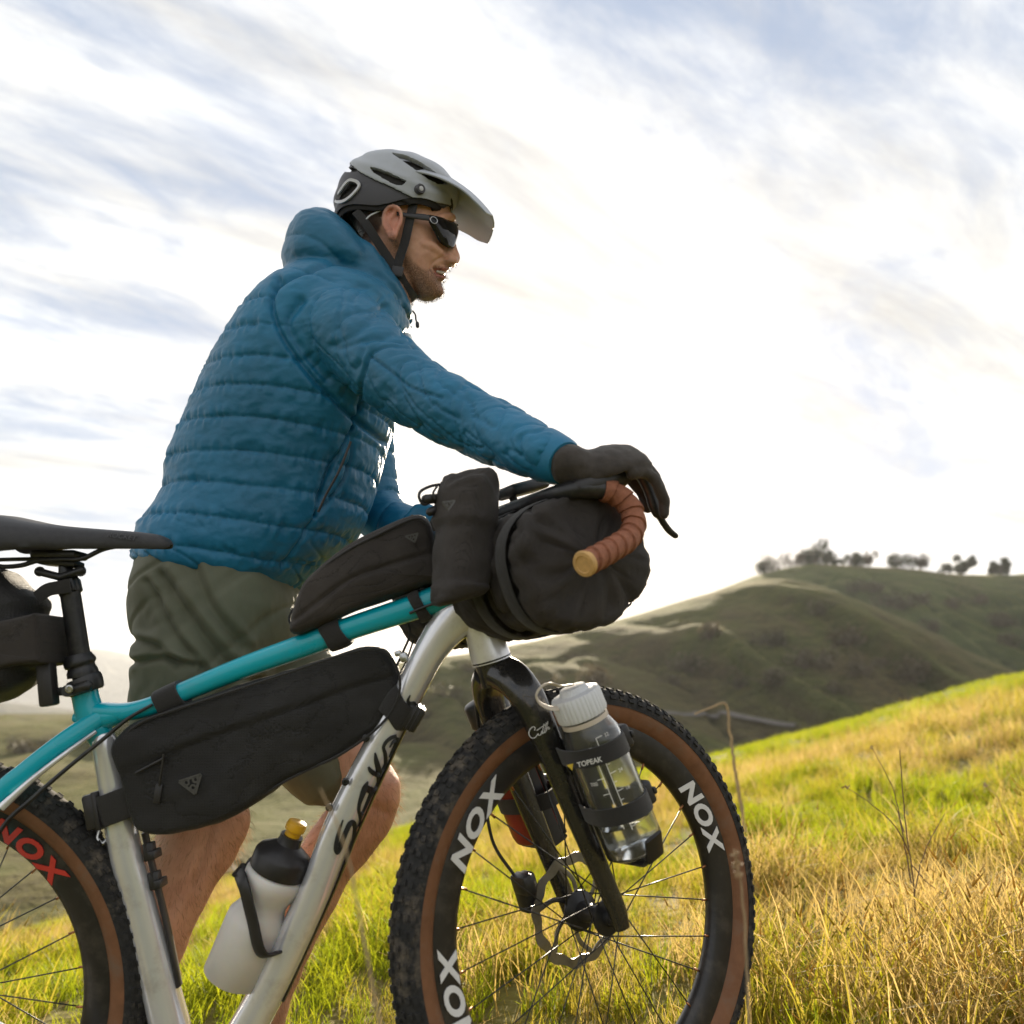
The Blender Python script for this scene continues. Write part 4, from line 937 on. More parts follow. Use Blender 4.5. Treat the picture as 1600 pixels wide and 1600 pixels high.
m_wcap = mat('white_cap_plastic', (0.72, 0.73, 0.75), 0.45, var=0.04, scale=60, bump=.1, bscale=400)
m_loop = mat('cream_cap_loop', (0.62, 0.54, 0.44), 0.55, var=0.06)
SB = .118
wb = empty('water_bottle', spx(1002, 1334, SB), 'clear wide-mouth water bottle with white screw cap strapped to the fork', 'bottle')
B0, B1 = spx(996, 1328, SB), spx(893, 1072, SB)           # base and cap top
bax = (B1 - B0) / np.linalg.norm(B1 - B0); BL = np.linalg.norm(B1 - B0); MBt = basis(B0, x=FR, z=bax); print('bottle length', BL)
k = BL / .262; rB = .0405
outer = [(.0, .004), (.024, .001), (.033, .0), (.038, .004), (rB, .014), (rB, .03), (rB, .178), (rB - .001, .188), (rB - .006, .199), (.0325, .206), (.0315, .209), (.0315, .216), (.031, .224)]
inner = [(.0295, .224), (.0298, .209), (.0335, .198), (rB - .0035, .187), (rB - .0024, .177), (rB - .0024, .03), (rB - .0024, .016), (.034, .006), (.024, .005), (.0, .006)]
MB().add(*lathe([(r, h * k) for r, h in outer + inner], 48, MBt, False)).build('bottle_body', m_clear, wb, True, 50)
wl = [(.0, .0066), (.024, .0056), (.0335, .007), (rB - .0029, .0165), (rB - .0029, .03), (rB - .0029, .052), (.0, .052)]
MB().add(*lathe([(r, h * k) for r, h in wl], 48, MBt, False)).build('water', m_water, wb, True, 40)
n_ = 60; capm = MB(); th = np.linspace(0, 2 * math.pi, 144, endpoint=False); rib = .0355 + .0006 * np.sign(np.sin(th * 36))
S = [np.stack([r_ * np.cos(th), r_ * np.sin(th), np.full(144, h * k)], 1) for r_, h in ((rib - .001, .216), (rib, .219), (rib, .246), (rib - .002, .2505), (rib * .78, .252), (rib * .6, .2525), (rib * .56, .256), (rib * .5, .2605), (rib * .3, .261), (rib * .02, .261))]
V, F = loft(S, True); capm.add(xf(V, MBt), F); capm.build('cap', m_wcap, wb, True, 40)
lp = MB(); lpQ = [spx(x, y, s) for x, y, s in ((893, 1070, .118), (876, 1072, .128), (858, 1068, .13), (845, 1074, .128), (838, 1086, .122), (843, 1098, .118), (858, 1106, .118), (872, 1107, .120))]
lp.add(*tube(spline(lpQ, 40), .0045, 10, up=-LF, rb=.0016)); lp.add(*tube([B0 + bax * .206 * k, B0 + bax * .213 * k], [.0335, .0335], 40)); lp.build('cap_loop', m_loop, wb)
# printed scale on the bottle (ticks, uprights and small figures)
def on_bottle(dx, h):     # dx metres to the photo's right across the bottle, h metres up
    view = CAM_POS - (B0 + bax * h); view = view - bax * np.dot(view, bax); view /= np.linalg.norm(view); rt = np.cross(bax, view)
    a_ = math.asin(max(-.98, min(.98, dx / rB))); n_ = view * math.cos(a_) + rt * math.sin(a_)
    return B0 + bax * h + n_ * (rB + .0004), n_, -rt * math.sin(0) + (rt * math.cos(a_) - view * math.sin(a_))
ms = MB()
def mark(x0, h0, x1, h1, w=.0005):
    P = [on_bottle(x0 + (x1 - x0) * t, h0 + (h1 - h0) * t) for t in np.linspace(0, 1, 6)]
    ms.add(*ribbon([p[0] for p in P], w, np.array([p[1] for p in P]), .0002))
mark(.004, .045, .004, .178); mark(-.006, .05, -.006, .168)
for i, h_ in enumerate(np.arange(.05, .18, .0128)): mark(.004, h_, .004 + (.009 if i % 2 == 0 else .005), h_)
for i, h_ in enumerate(np.arange(.058, .17, .022)): mark(-.006, h_, -.015, h_)
print_scale = ms.build('printed_scale', m_white, wb, False, None)
for s_, dx, h_ in (('32', .019, .176), ('28', .019, .150), ('24', .019, .1245), ('16', .019, .099), ('8', .018, .0735), ('900', -.021, .163), ('700', -.021, .119), ('500', -.021, .075)):
    p, n_, t_ = on_bottle(dx, h_); txt(s_, .0075, basis(p, x=t_, z=n_), m_white, 'lettering', wb, 0, .0001)

# fork cage with two straps, one for each leg
def fork_cage(sgn, name):
    S_leg, S_b = .066 * sgn, SB * sgn
    b = MB()
    Pm = lambda t, s_, df=0.0: (B0 + bax * BL * t) + LF * (SB - s_) + FR * df
    b.add(*tube([Pm(-.03, .078 * sgn), Pm(.78, .078 * sgn)], .004, 12, up=-LF, rb=.015, power=4))
    for df in (-.024, .024): b.add(*tube([Pm(-.02, .084 * sgn, df), Pm(.62, .084 * sgn, df)], .0035, 10, up=-LF, rb=.005, power=3))
    Q = [Pm(-.035, s_ * sgn) for s_ in (.074, .09, .125, .145)]; b.add(*tube(spline(Q, 12), .0035, 12, up=bax, rb=.022, power=4))
    b.add(*tube([Pm(-.035, .15 * sgn), Pm(.10, .163 * sgn)], .003, 10, up=-LF, rb=.016, power=4))
    c = b.build('bottle_cage', m_plast, fork)
    for t in (.27, .62):
        th = np.linspace(0, 2 * math.pi, 70, endpoint=False); S = []
        cen = Pm(t, SB * sgn)
        for dh, dr in ((-.0125, .0006), (-.0125, .0028), (.0125, .0028), (.0125, .0006)):
            ring = []
            for a_ in th:
                r_ = rB + dr; f_ = r_ * math.cos(a_); s_ = r_ * math.sin(a_)
                if s_ * sgn < 0: s_ *= 1.72; f_ *= .92 + .08 * (1 - abs(math.sin(a_)))
                ring.append(cen + FR * f_ - LF * s_ + bax * dh)
            S.append(np.array(ring))
        V, F = loft(S, False, True, True); mk('strap', V, F, m_web, c, True, 40)
        bkl = MB(); pc = cen + FR * (rB + .007); bkl.add(*box(.017, .030, .034, .005, basis(pc, x=FR, z=bax), 3)); bkl.add(*box(.006, .033, .010, .002, basis(pc + FR * .009, x=FR, z=bax))); bkl.build('buckle', m_plast, c)
    return c
cage = fork_cage(1, 'near')
p = B0 + bax * BL * .62; view = CAM_POS - p; view -= bax * np.dot(view, bax); view /= np.linalg.norm(view); rt = np.cross(bax, view)
def on_strap(px, py):
    d = ray(px, py); S_ = SB + rB * .8; return spx(px, py, S_)
nrm = view * .95 - rt * .3; nrm /= np.linalg.norm(nrm)
pT = B0 + bax * (BL * .62 - .001) + (view * math.cos(.42) - rt * math.sin(.42)) * (rB + .0036); nT = view * math.cos(.42) - rt * math.sin(.42); tT = np.cross(bax, nT)
txt('TOPEAK', .0098, basis(pT + tT * .002, x=tT, z=nT), m_white, 'lettering', cage, .15, .0002, .0002)
tri = MB(); c_ = pT - tT * .0255; tri.add(np.array([c_ + bax * .004 - tT * .005, c_ + bax * .004 + tT * .005, c_ - bax * .005, c_ + nT * .0006 + bax * .004 - tT * .005, c_ + nT * .0006 + bax * .004 + tT * .005, c_ + nT * .0006 - bax * .005]), [(0, 2, 1), (3, 5, 4), (0, 1, 4, 3), (1, 2, 5, 4), (2, 0, 3, 5)]); tri.build('logo', mat('yellow_print', (.7, .5, .06), .5), cage, False, None)
fork_cage(-1, 'far')
rb_ = empty('water_bottle', B0 + LF * 2 * SB, 'dark red bottle in the fork cage on the far side of the front wheel', 'bottle')
MBf = basis(B0 + LF * 2 * SB, x=FR, z=bax); m_red = glass('dark_red_plastic', (0.55, 0.05, 0.03), 0.25)
MB().add(*lathe([(r, h * k) for r, h in outer], 40, MBf, True)).build('bottle_body', mat('red_bottle', (.30, .035, .02), .4, var=.15), rb_, True, 50)
MB().add(*lathe([(.0355, .212 * k), (.0355, .246 * k), (.033, .25 * k), (.02, .254 * k), (.0, .254 * k)], 40, MBf)).build('cap', m_plast, rb_, True, 50)
# white squeeze bottle on the down tube
sq = empty('squeeze_bottle', bp(385, 1480, 0), 'white squeeze bottle with black lid and yellow nozzle inside the frame', 'bottle')
b0, b1 = bp(362, 1530, 0), bp(466, 1283, 0); sax = (b1 - b0) / np.linalg.norm(b1 - b0); sl = np.linalg.norm(b1 - b0); Msq = basis(b0, y=BN, z=sax)
rs = .0435
prof = [(.0, 0), (.034, .0), (rs, .006), (rs, .09), (rs - .001, .100), (rs - .008, .112), (rs - .0105, .121), (rs - .009, .132), (rs - .003, .146), (rs, .156), (rs, .166), (rs - .004, .172), (.034, .174)]
kq = sl / .252
MB().add(*lathe([(r, h * kq) for r, h in prof], 44, Msq)).build('bottle_body', mat('translucent_white_plastic', (.70, .66, .61), .45, var=.05, scale=20, sss=.3), sq, True, 60)
MB().add(*lathe([(r, h * kq) for r, h in ((.034, .172), (.0415, .1735), (.042, .178), (.042, .196), (.039, .202), (.024, .212), (.018, .216), (.0165, .222), (.0165, .229), (.0, .229))], 44, Msq)).build('lid', m_plast, sq, True, 40)
MB().add(*lathe([(r, h * kq) for r, h in ((.0115, .228), (.0115, .236), (.0145, .238), (.0150, .244), (.0135, .250), (.009, .252), (0, .252))], 32, Msq)).build('nozzle', mat('yellow_plastic', (.72, .38, .012), .4, var=.05), sq, True, 40)
SDIR = -np.cross(BN, sax)
cg2 = MB()
for s_ in (1, -1):
    cg2.add(*tube(spline([list(b0 + sax * sl * .62 + BN * s_ * .02 + SDIR * -.047), list(b0 + sax * sl * .60 + BN * s_ * .042 + SDIR * -.03), list(b0 + sax * sl * .45 + BN * s_ * .046), list(b0 + sax * sl * .3 + BN * s_ * .046 + SDIR * .03), list(b0 + sax * sl * .3 + BN * s_ * .02 + SDIR * .052)], 30), .003, 10, up=BN, rb=.010, power=3))
cg2.add(*tube([b0 + SDIR * .05, b0 + sax * sl * .7 + SDIR * .05], .004, 10, up=BN, rb=.014, power=3))
cg2.add(*tube(spline([list(b0 + sax * sl * .60 + SDIR * (-.048) + BN * o_) for o_ in (-.022, -.01, .01, .022)], 10), .003, 10, up=sax, rb=.008))
cg2.build('bottle_cage', m_plast, bike)
# ------------------------------------------------------------------ the rider
def union(parts, voxel, smooth=6, fac=0.5, sub=0):
    b = MB()
    for V, F in parts: b.add(V, F)
    o = b.build('union_tmp', None, None, True, None)
    md = o.modifiers.new('r', 'REMESH'); md.mode = 'VOXEL'; md.voxel_size = voxel; md.adaptivity = 0.0
    if smooth:
        ms_ = o.modifiers.new('s', 'SMOOTH'); ms_.iterations = smooth; ms_.factor = fac
    if sub:
        sb2 = o.modifiers.new('u', 'SUBSURF'); sb2.levels = sub; sb2.render_levels = sub
    me = evaluated(o); n = len(me.vertices)
    V = np.empty(n * 3); me.vertices.foreach_get('co', V); V = V.reshape(-1, 3)
    Nn = np.empty(n * 3); me.vertices.foreach_get('normal', Nn); Nn = Nn.reshape(-1, 3)
    old = o.data; bpy.data.objects.remove(o); bpy.data.meshes.remove(old)
    return me, V, Nn
def finish(me, V, name, m, parent):
    me.vertices.foreach_set('co', V.ravel()); me.update(); me.name = name
    me.polygons.foreach_set('use_smooth', [True] * len(me.polygons))
    me.materials.clear(); me.materials.append(m)
    o = bpy.data.objects.new(name, me); COL.objects.link(o); adopt(o, parent); return o
def pdist(q, poly, n=None, reach=60):
    """distance in pixels from points q to a smooth polyline (exact only within reach)"""
    S = spline(np.array([list(p) + [0] for p in poly]), n or 8 * len(poly))[:, :2]
    out = np.full(len(q), 1e3); lo, hi = S.min(0) - reach, S.max(0) + reach
    k = np.nonzero(((q > lo) & (q < hi)).all(1))[0]; qq = q[k]; best = np.full(len(k), 1e3)
    for i in range(len(S) - 1):
        a, b = S[i], S[i + 1]; ab = b - a; t = np.clip(((qq - a) @ ab) / (ab @ ab + 1e-9), 0, 1); d = np.hypot(*(qq - a - t[:, None] * ab).T); best = np.minimum(best, d)
    out[k] = best; return out
def limb(rows, ns=40, n=28, power=2.0, ratio=1.0, rounds=3):
    """rows: (px, py, Y, half-width px[, depth half m])"""
    Q = []
    for r in rows:
        w = r[3] / ppm(r[0], r[1], r[2]); Q.append(list(at(r[0], r[1], r[2])) + [w, r[4] if len(r) > 4 else w * ratio])
    Q = spline(Q, ns); return tube(Q[:, :3], Q[:, 4], n, True, up=(0, -1, 0), rb=Q[:, 3], power=power, round_ends=rounds)
def slabs(rows, n=64, ns=50, power=2.3, fit=3):
    """rows: (Lx, Ly, Rx, Ry, Yc, half depth): sections whose outline, seen from the photographer, spans L..R"""
    rows = [list(map(float, r)) for r in rows]; want = [tuple(r) for r in rows]
    th = np.linspace(0, 2 * math.pi, n, endpoint=False); c, s = np.cos(th), np.sin(th); c = np.sign(c) * abs(c) ** (2 / power); s = np.sign(s) * abs(s) ** (2 / power)
    def sec(l, rr, hd): return (l + rr) / 2 + (rr - l) / 2 * c[:, None] + np.array((0, -1, 0)) * (hd * s)[:, None]
    for _ in range(fit):
        for r, w in zip(rows, want):
            q = proj(sec(at(r[0], r[1], r[4]), at(r[2], r[3], r[4]), r[5])); Lw, Rw = np.array(w[:2]), np.array(w[2:4]); d = Rw - Lw; ln = np.linalg.norm(d); d /= ln
            k = (q - Lw) @ d; e0, e1 = k.min(), k.max() - ln
            r[0] -= d[0] * e0; r[1] -= d[1] * e0; r[2] -= d[0] * e1; r[3] -= d[1] * e1
    A = np.array([list(at(r[0], r[1], r[4])) + list(at(r[2], r[3], r[4])) + [r[5], r[4]] for r in rows]); A = spline(A, ns)
    return loft([sec(r[:3], r[3:6], r[6]) for r in A], True)
YB = .31          # body mid-plane
person = empty('person', at(300, 1690, YB), 'man in blue quilted jacket, olive shorts and grey helmet pushing the bicycle', 'person')

# ---- jacket
torso = slabs([(203, 876, 470, 925, YB, .165), (206, 850, 498, 905, YB, .175), (214, 822, 530, 876, YB, .18), (238, 796, 552, 846, YB, .18), (254, 765, 570, 812, YB, .178), (258, 725, 588, 757, YB, .18), (288, 652, 604, 700, YB, .19), (318, 588, 622, 645, YB, .20), (352, 533, 634, 590, YB, .205), (390, 487, 642, 540, YB, .20), (428, 452, 646, 505, YB, .17), (470, 430, 644, 480, YB, .12), (505, 415, 635, 455, YB, .085)])
YW = sp(.090, .19, .247)[1]
YS = YB - .165; YF = YB + .165
rarm = limb([(500, 500, YS + .05, 62, .075), (535, 515, YS + .01, 66, .078), (585, 560, YS - .03, 62, .072), (640, 605, YS - .075, 57, .064), (700, 640, YS - .12, 53, .057), (765, 672, YS - .15, 50.5, .052), (822, 698, YS * .22 + YW * .78, 46, .047), (858, 714, YS * .08 + YW * .92, 40, .042), (874, 720.5, YS * .03 + YW * .97, 33, .037)], 60, 36, rounds=0)
wl_ = sp(.075, -.20, .245)
lhx, lhy = proj(wl_)[0]
larm = limb([(520, 505, YF - .06, 55, .07), (540, 540, YF - .01, 56, .072), (560, 640, YF + .03, 50, .066), (572, 730, YF + .04, 46, .06), (590, 800, YF + .02, 40, .052), (630, 825, YF - .03, 36, .046), (680, 838, YF - .08, 33, .042), (lhx, lhy, wl_[1], 28, .036)], 60, 32, rounds=0)
# collar and hood folded back behind the neck
hood = [slabs([(448, 452, 520, 466, YB, .10), (437, 420, 580, 460, YB, .135), (438, 396, 608, 448, YB, .14), (446, 376, 598, 422, YB, .135), (460, 361, 580, 394, YB, .12), (480, 351, 558, 371, YB, .09), (502, 347, 534, 356, YB, .05)], 56, 34, 2.2),
        slabs([(520, 430, 648, 508, YB, .10), (530, 410, 648, 490, YB, .095), (545, 392, 636, 464, YB, .09), (552, 378, 616, 428, YB, .085)], 48, 20, 2.2)]
jm, V, Nn = union([torso, rarm, larm] + hood, .0062, 9, .5, 1)
print('jacket verts', len(V))
PX = proj(V); near = Nn[:, 1] < .25
AR = spline(np.array([list(at(*p)) for p in ((520, 505, YS + .02), (585, 560, YS - .03), (640, 605, YS - .075), (700, 640, YS - .12), (765, 672, YS - .15), (822, 698, YS * .22 + YW * .78), (884, 724, YW))]), 40)
AL = spline(np.array([list(at(*p)) for p in ((530, 520, YF - .03), (560, 640, YF + .03), (572, 730, YF + .04), (590, 800, YF + .02), (680, 838, YF - .08), (lhx, lhy, wl_[1]))]), 30)
def along(V, C):
    cum = np.concatenate([[0], np.cumsum(np.linalg.norm(np.diff(C, axis=0), axis=1))]); bd = np.full(len(V), 9.); bs = np.zeros(len(V))
    for i in range(len(C) - 1):
        ab = C[i + 1] - C[i]; t = ((V - C[i]) @ ab) / (ab @ ab); t = np.clip(t, -4 if i == 0 else 0, 1)
        d = np.linalg.norm(V - C[i] - t[:, None] * ab, axis=1); k_ = d < bd; bd[k_] = d[k_]; bs[k_] = cum[i] + t[k_] * (cum[i + 1] - cum[i])
    return bd, bs
ARL = np.linalg.norm(np.diff(AR, axis=0), axis=1).sum()
dR, sR = along(V, AR); dL, sL = along(V, AL)
armhole = [(436, 436), (424, 470), (434, 512), (458, 552), (492, 594), (530, 632), (566, 664), (600, 690)]
# side of the armhole seam: to the right/above of it on the near surface is sleeve and yoke
AH = spline(np.array([list(p) + [0] for p in armhole]), 80)[:, :2]
xs_at = np.interp(PX[:, 1], AH[:, 1], AH[:, 0])
sleeve = sst(-3, 3, PX[:, 0] - xs_at) * (PX[:, 1] < 700) * sst(.105, .085, np.where(dR < dL, dR, 1)) * (Nn[:, 1] < .6)
sleeve = np.maximum(sleeve, sst(.09, .075, dR) * (sR > .2)); sleeve = np.maximum(sleeve, sst(.075, .06, dL) * (sL > .22))
hoodm = sst(448, 436, PX[:, 1] + .0 * PX[:, 0] - .35 * np.maximum(PX[:, 0] - 560, 0)) * (PX[:, 0] < 660) * (1 - sst(.2, .25, np.minimum(sR, 1) * (dR < .08)))
w1 = noise3(V * np.array((5, 5, 7))) * .012 + noise3(V * 23 + 4) * .0018
g = (V[:, 2] + .10 * V[:, 0] + w1) / .056
fr_ = np.abs(((g + .5) % 1.0) - .5) * 2            # 0 at the baffle middle .. 1 at the seam
puff = lambda f: np.sqrt(np.clip(1 - f ** 4, 0, 1))
pucker = (noise3(np.stack([V[:, 0] * 70, V[:, 1] * 70, V[:, 2] * 12], 1)) * .0044 + noise3(np.stack([V[:, 0] * 130, V[:, 1] * 130, V[:, 2] * 30], 1)) * .0020) * sst(.15, .95, fr_)
rip = fbm(np.stack([V[:, 0] * 30 + V[:, 2] * 16, V[:, 1] * 34, V[:, 2] * 52 - V[:, 0] * 10], 1), 3, .5) * .0015
fold = np.abs(noise3(np.stack([V[:, 0] * 9 + 2, V[:, 1] * 9, V[:, 2] * 26 + V[:, 0] * 9], 1)))
tor = (.0062 + .002 * noise3(V * 6 + 2)) * puff(fr_) - .004 + pucker + rip - .0045 * np.exp(-(fold / .06) ** 2) * sst(1.02, .86, V[:, 2])
ga = (sR + .03 * np.sin(np.arctan2(V[:, 2] - np.interp(sR, np.linspace(0, ARL, 40), AR[:, 2]), -V[:, 1] + np.interp(sR, np.linspace(0, ARL, 40), AR[:, 1])) * 2 + .5) + w1 * 1.2) / .084
fa = np.abs(((ga + .5) % 1.0) - .5) * 2
angA = np.arctan2(V[:, 2] - np.interp(sR, np.linspace(0, ARL, 40), AR[:, 2]), -V[:, 1] + np.interp(sR, np.linspace(0, ARL, 40), AR[:, 1]))
creases = np.abs(noise3(np.stack([sR * 17 + angA * .9, angA * 1.1, V[:, 1] * 5 + 3], 1)))
crease2 = np.abs(noise3(np.stack([sR * 33 - angA * 1.3, angA * 1.7, V[:, 1] * 9 + 8], 1)))
arm_d = .0045 * puff(fa) - .003 + rip * .9 - .0034 * np.exp(-(creases / .09) ** 2) - .0006 * np.exp(-(crease2 / .09) ** 2) + noise3(V * 11 + 8) * .003 + noise3(np.stack([V[:, 0] * 60 - V[:, 2] * 30, V[:, 1] * 50, V[:, 2] * 70 + V[:, 0] * 20], 1)) * .0009
gL = sL / .06; fL = np.abs(((gL + .5) % 1) - .5) * 2
arm_d = np.where(dL < dR, .007 * puff(fL) - .004 + rip, arm_d)
gh = (V[:, 2] * .85 + V[:, 0] * .5 + noise3(V * 8 + 3) * .02) / .062; fh = np.abs(((gh + .5) % 1) - .5) * 2
hood_d = .0050 * puff(fh) - .003 + rip + noise3(V * 14) * .003
D = tor * (1 - sleeve) + arm_d * sleeve; D = D * (1 - hoodm) + hood_d * hoodm
def seam(poly, w, depth):
    return -depth * np.exp(-(pdist(PX, poly) / w) ** 2) * near
D += seam(armhole, 4.5, .012)
D += seam([(428, 450), (468, 428), (530, 412), (590, 428), (625, 462), (645, 505)], 3.5, .010)
D += seam([(648, 543), (610, 540), (580, 552), (567, 585), (562, 640)], 3.0, .006)
D += seam([(578, 556), (610, 580), (640, 604), (690, 622)], 2.2, .005)
D += seam([(566, 628), (552, 668)], 2.5, .006) + seam([(492, 808), (468, 845), (440, 884)], 2.5, .006)
D += seam([(552, 668), (531, 708), (507, 756), (492, 806)], 3.0, .008) + seam([(552, 668), (547, 722), (528, 765), (494, 806)], 3.0, .008)
D += seam([(470, 470), (450, 505), (470, 545), (510, 592)], 7, .008) + seam([(600, 480), (560, 520), (520, 540)], 6, .005) + seam([(640, 520), (585, 528), (530, 545)], 5, .005)
D += seam([(520, 712), (512, 745), (500, 780)], 8, .008)
# raised hem and cuff edges
V2 = V + Nn * D[:, None]
m_jacket = mat('blue_quilted_nylon', (0.008, 0.135, 0.250), 0.46, var=0.22, scale=5, spec=0.4, sheen=0.03, bump=0.2, bscale=200, rvar=.07)
jacket = finish(jm, V2, 'jacket', m_jacket, person)
cf = MB(); ck = np.linspace(0, 1, 8)
for A_, nm_ in ((AR, 'r'), (AL, 'l')):
    Pc = np.array([A_[-1] + (A_[-4] - A_[-1]) * (1.3 * t + .0) for t in ck])
    MB().add(*tube(Pc, [.0300, .0335, .0350, .0360, .0372, .0382, .0388, .035], 28, up=(0, -1, 0))).build('cuff', m_jacket, jacket)
zc = MB(); zc.add(*tube(spline([at(645, 486, YB - .02), at(649, 492, YB - .03), at(650, 500, YB - .03), at(652, 506, YB - .03)], 12), .0017, 6)); zc.add(*tube([at(652, 505, YB - .03), at(652.5, 510, YB - .03)], .0035, 8, round_ends=2)); zc.build('zip_pull', m_plast, jacket)
pz = MB(); pz.add(*tube(spline([at(548, 690, YB - .186), at(530, 735, YB - .190), at(510, 772, YB - .190), at(497, 800, YB - .188)], 20), .0022, 8)); pz.build('pocket_zip', m_plast, jacket)

# ---- shorts
hips = slabs([(225, 820, 500, 860, YB, .15), (208, 872, 480, 905, YB, .165), (201, 915, 478, 950, YB, .172), (199, 960, 470, 1000, YB, .17), (206, 1005, 440, 1050, YB, .165), (225, 1050, 420, 1085, YB, .15)], 56, 30, 2.4)
YN, YL = YB - .085, YB + .095
nleg = limb([(330, 930, YN, 112, .095), (312, 1000, YN, 103, .098), (303, 1060, YN, 98, .098), (300, 1120, YN, 95, .096), (303, 1170, YN, 92, .094), (308, 1205, YN, 88, .09), (309, 1225, YN, 86, .088)], 40, 36)
fleg = limb([(390, 930, YL, 95, .10), (420, 1010, YL, 92, .098), (450, 1090, YL, 84, .094), (478, 1150, YL, 76, .09), (500, 1188, YL, 66, .084), (508, 1200, YL, 62, .082)], 40, 36)
sm2, V, Nn = union([hips, nleg, fleg], .006, 6, .5, 1)
PX = proj(V)
D = noise3(V * 11) * .006 + fbm(np.stack([V[:, 0] * 16 + V[:, 2] * 8, V[:, 1] * 14, V[:, 2] * 7], 1), 3) * .0035
cr1 = np.abs(noise3(np.stack([V[:, 0] * 9 - V[:, 2] * 13, V[:, 1] * 6, V[:, 2] * 6 - V[:, 0] * 6], 1) + 6)); D -= .0035 * np.exp(-(cr1 / .10) ** 2) * sst(.45, .75, V[:, 2])
near = Nn[:, 1] < .3
for poly, w, dp in (([(250, 900), (300, 970), (360, 1040), (420, 1075)], 9, .010), ([(230, 910), (270, 990), (330, 1060)], 7, .008), ([(202, 1035), (250, 1028), (300, 1040)], 6, .010), ([(205, 1000), (240, 1010), (275, 1040)], 7, .008), ([(300, 880), (330, 950), (380, 1010)], 8, .007)):
    D -= dp * np.exp(-(pdist(PX, poly) / w) ** 2) * near
    D += dp * .6 * np.exp(-(pdist(PX, [(p[0] + w * 1.6, p[1] - w * 1.2) for p in poly]) / w) ** 2) * near
m_shorts = mat('olive_shorts_cloth', (0.135, 0.138, 0.092), 0.72, var=0.12, scale=14, bump=.25, bscale=1400, sheen=.1, spec=.3)
shorts = finish(sm2, V + Nn * D[:, None], 'shorts', m_shorts, person)
# hem stitching fold round the near leg
hm = MB(); hq = at(309, 1222, YN); 
th = np.linspace(0, 2 * math.pi, 48); rr_ = 87 / ppm(309, 1222, YN)
hm.add(*tube([hq + np.array((rr_ * math.cos(t), -.0895 * math.sin(t), .006 * math.cos(t))) for t in th], .0035, 8, False, up=(0, 0, 1), rb=.009)); hm.build('hem', m_shorts, shorts)

# ---- body (one continuous skin: head, neck, trunk core, arms, hands' wrists and legs)
YH = YB + .02
def head_parts():
    rows = [(274, 580, 634, .030), (280, 564, 656, .048), (289, 553, 676, .062), (298, 547, 688, .070), (310, 540, 699, .077), (328, 542, 703, .0765), (340, 546, 706, .0755), (350, 552, 703, .074), (362, 560, 699, .072), (376, 572, 699, .070), (390, 585, 699, .067), (402, 598, 698, .063), (414, 610, 696, .059), (426, 619, 691, .054), (438, 628, 688, .047), (450, 637, 689, .038), (459, 646, 687, .028), (466, 655, 680, .016), (468, 662, 673, .007)]
    Q = spline(np.array([(r[0], r[1], r[2], r[3] * 1000) for r in rows]), 90); n = 72; th = np.linspace(0, 2 * math.pi, n, endpoint=False); S = []
    for y, xb, xf_, w in Q:
        pb, pf = at(xb, y, YH), at(xf_, y, YH); c = (pb + pf) / 2; a_ = (pf - pb) / 2
        pw = 2.25; ct = np.sign(np.cos(th)) * abs(np.cos(th)) ** (2 / pw); st_ = np.sign(np.sin(th)) * abs(np.sin(th)) ** (2 / pw)
        wid = (w / 1000) * st_ * (1 - .16 * np.cos(th))
        S.append(c + a_ * ct[:, None] + np.array((0, -1, 0)) * wid[:, None])
    parts = [loft(S, True)]
    # nose
    nr = [(350, 702, .0085), (365, 707, .0095), (380, 712, .0115), (392, 716, .0135), (400, 719, .0150), (406, 719, .0160), (412, 715, .0165), (416, 706, .013)]
    Qn = spline(np.array([(r[0], r[1], r[2] * 1000, 0) for r in nr]), 24); S = []
    for y, x, w, _ in Qn:
        t_ = at(x, y, YH); b_ = at(688, y, YH)
        S.append(np.array([b_ + (t_ - b_) * u + np.array((0, -1, 0)) * (w / 1000 * k_) for u, k_ in ((0, 1.35), (.45, 1.25), (.75, 1.0), (.93, .62), (1, .0), (.93, -.62), (.75, -1.0), (.45, -1.25), (0, -1.35))]))
    parts.append(loft(S, True))
    for s_ in (-1, 1):     # nostril wings, cheekbones, brow
        parts.append(limb([(698, 405, YH + s_ * .0150, 8), (703, 406, YH + s_ * .0155, 8.5), (708, 407, YH + s_ * .013, 7.5)], 8, 14))
        parts.append(limb([(662, 382, YH + s_ * .051, 9), (674, 386, YH + s_ * .045, 10), (685, 394, YH + s_ * .032, 8.5)], 10, 16))
        parts.append(limb([(690, 343, YH + s_ * .045, 9), (701, 341, YH + s_ * .028, 9), (705, 341, YH + s_ * .008, 8)], 10, 14))
    parts.append(limb([(688, 419, YH - .020, 4), (694, 420, YH - .010, 5.2), (696.5, 420, YH, 5.4), (694, 420, YH + .010, 5.2), (688, 419, YH + .020, 4)], 16, 12))
    parts.append(limb([(686, 432, YH - .018, 4.5), (690, 433, YH - .009, 6), (691.5, 433, YH, 6.2), (690, 433, YH + .009, 6), (686, 432, YH + .018, 4.5)], 16, 12))
    parts.append(limb([(680, 452, YH, 13), (683, 455, YH, 11)], 6, 16))
    # neck
    parts.append(limb([(612, 395, YH, 52, .062), (600, 430, YH, 54, .063), (580, 470, YB, 62, .072), (560, 510, YB, 80, .10)], 20, 32))
    return parts
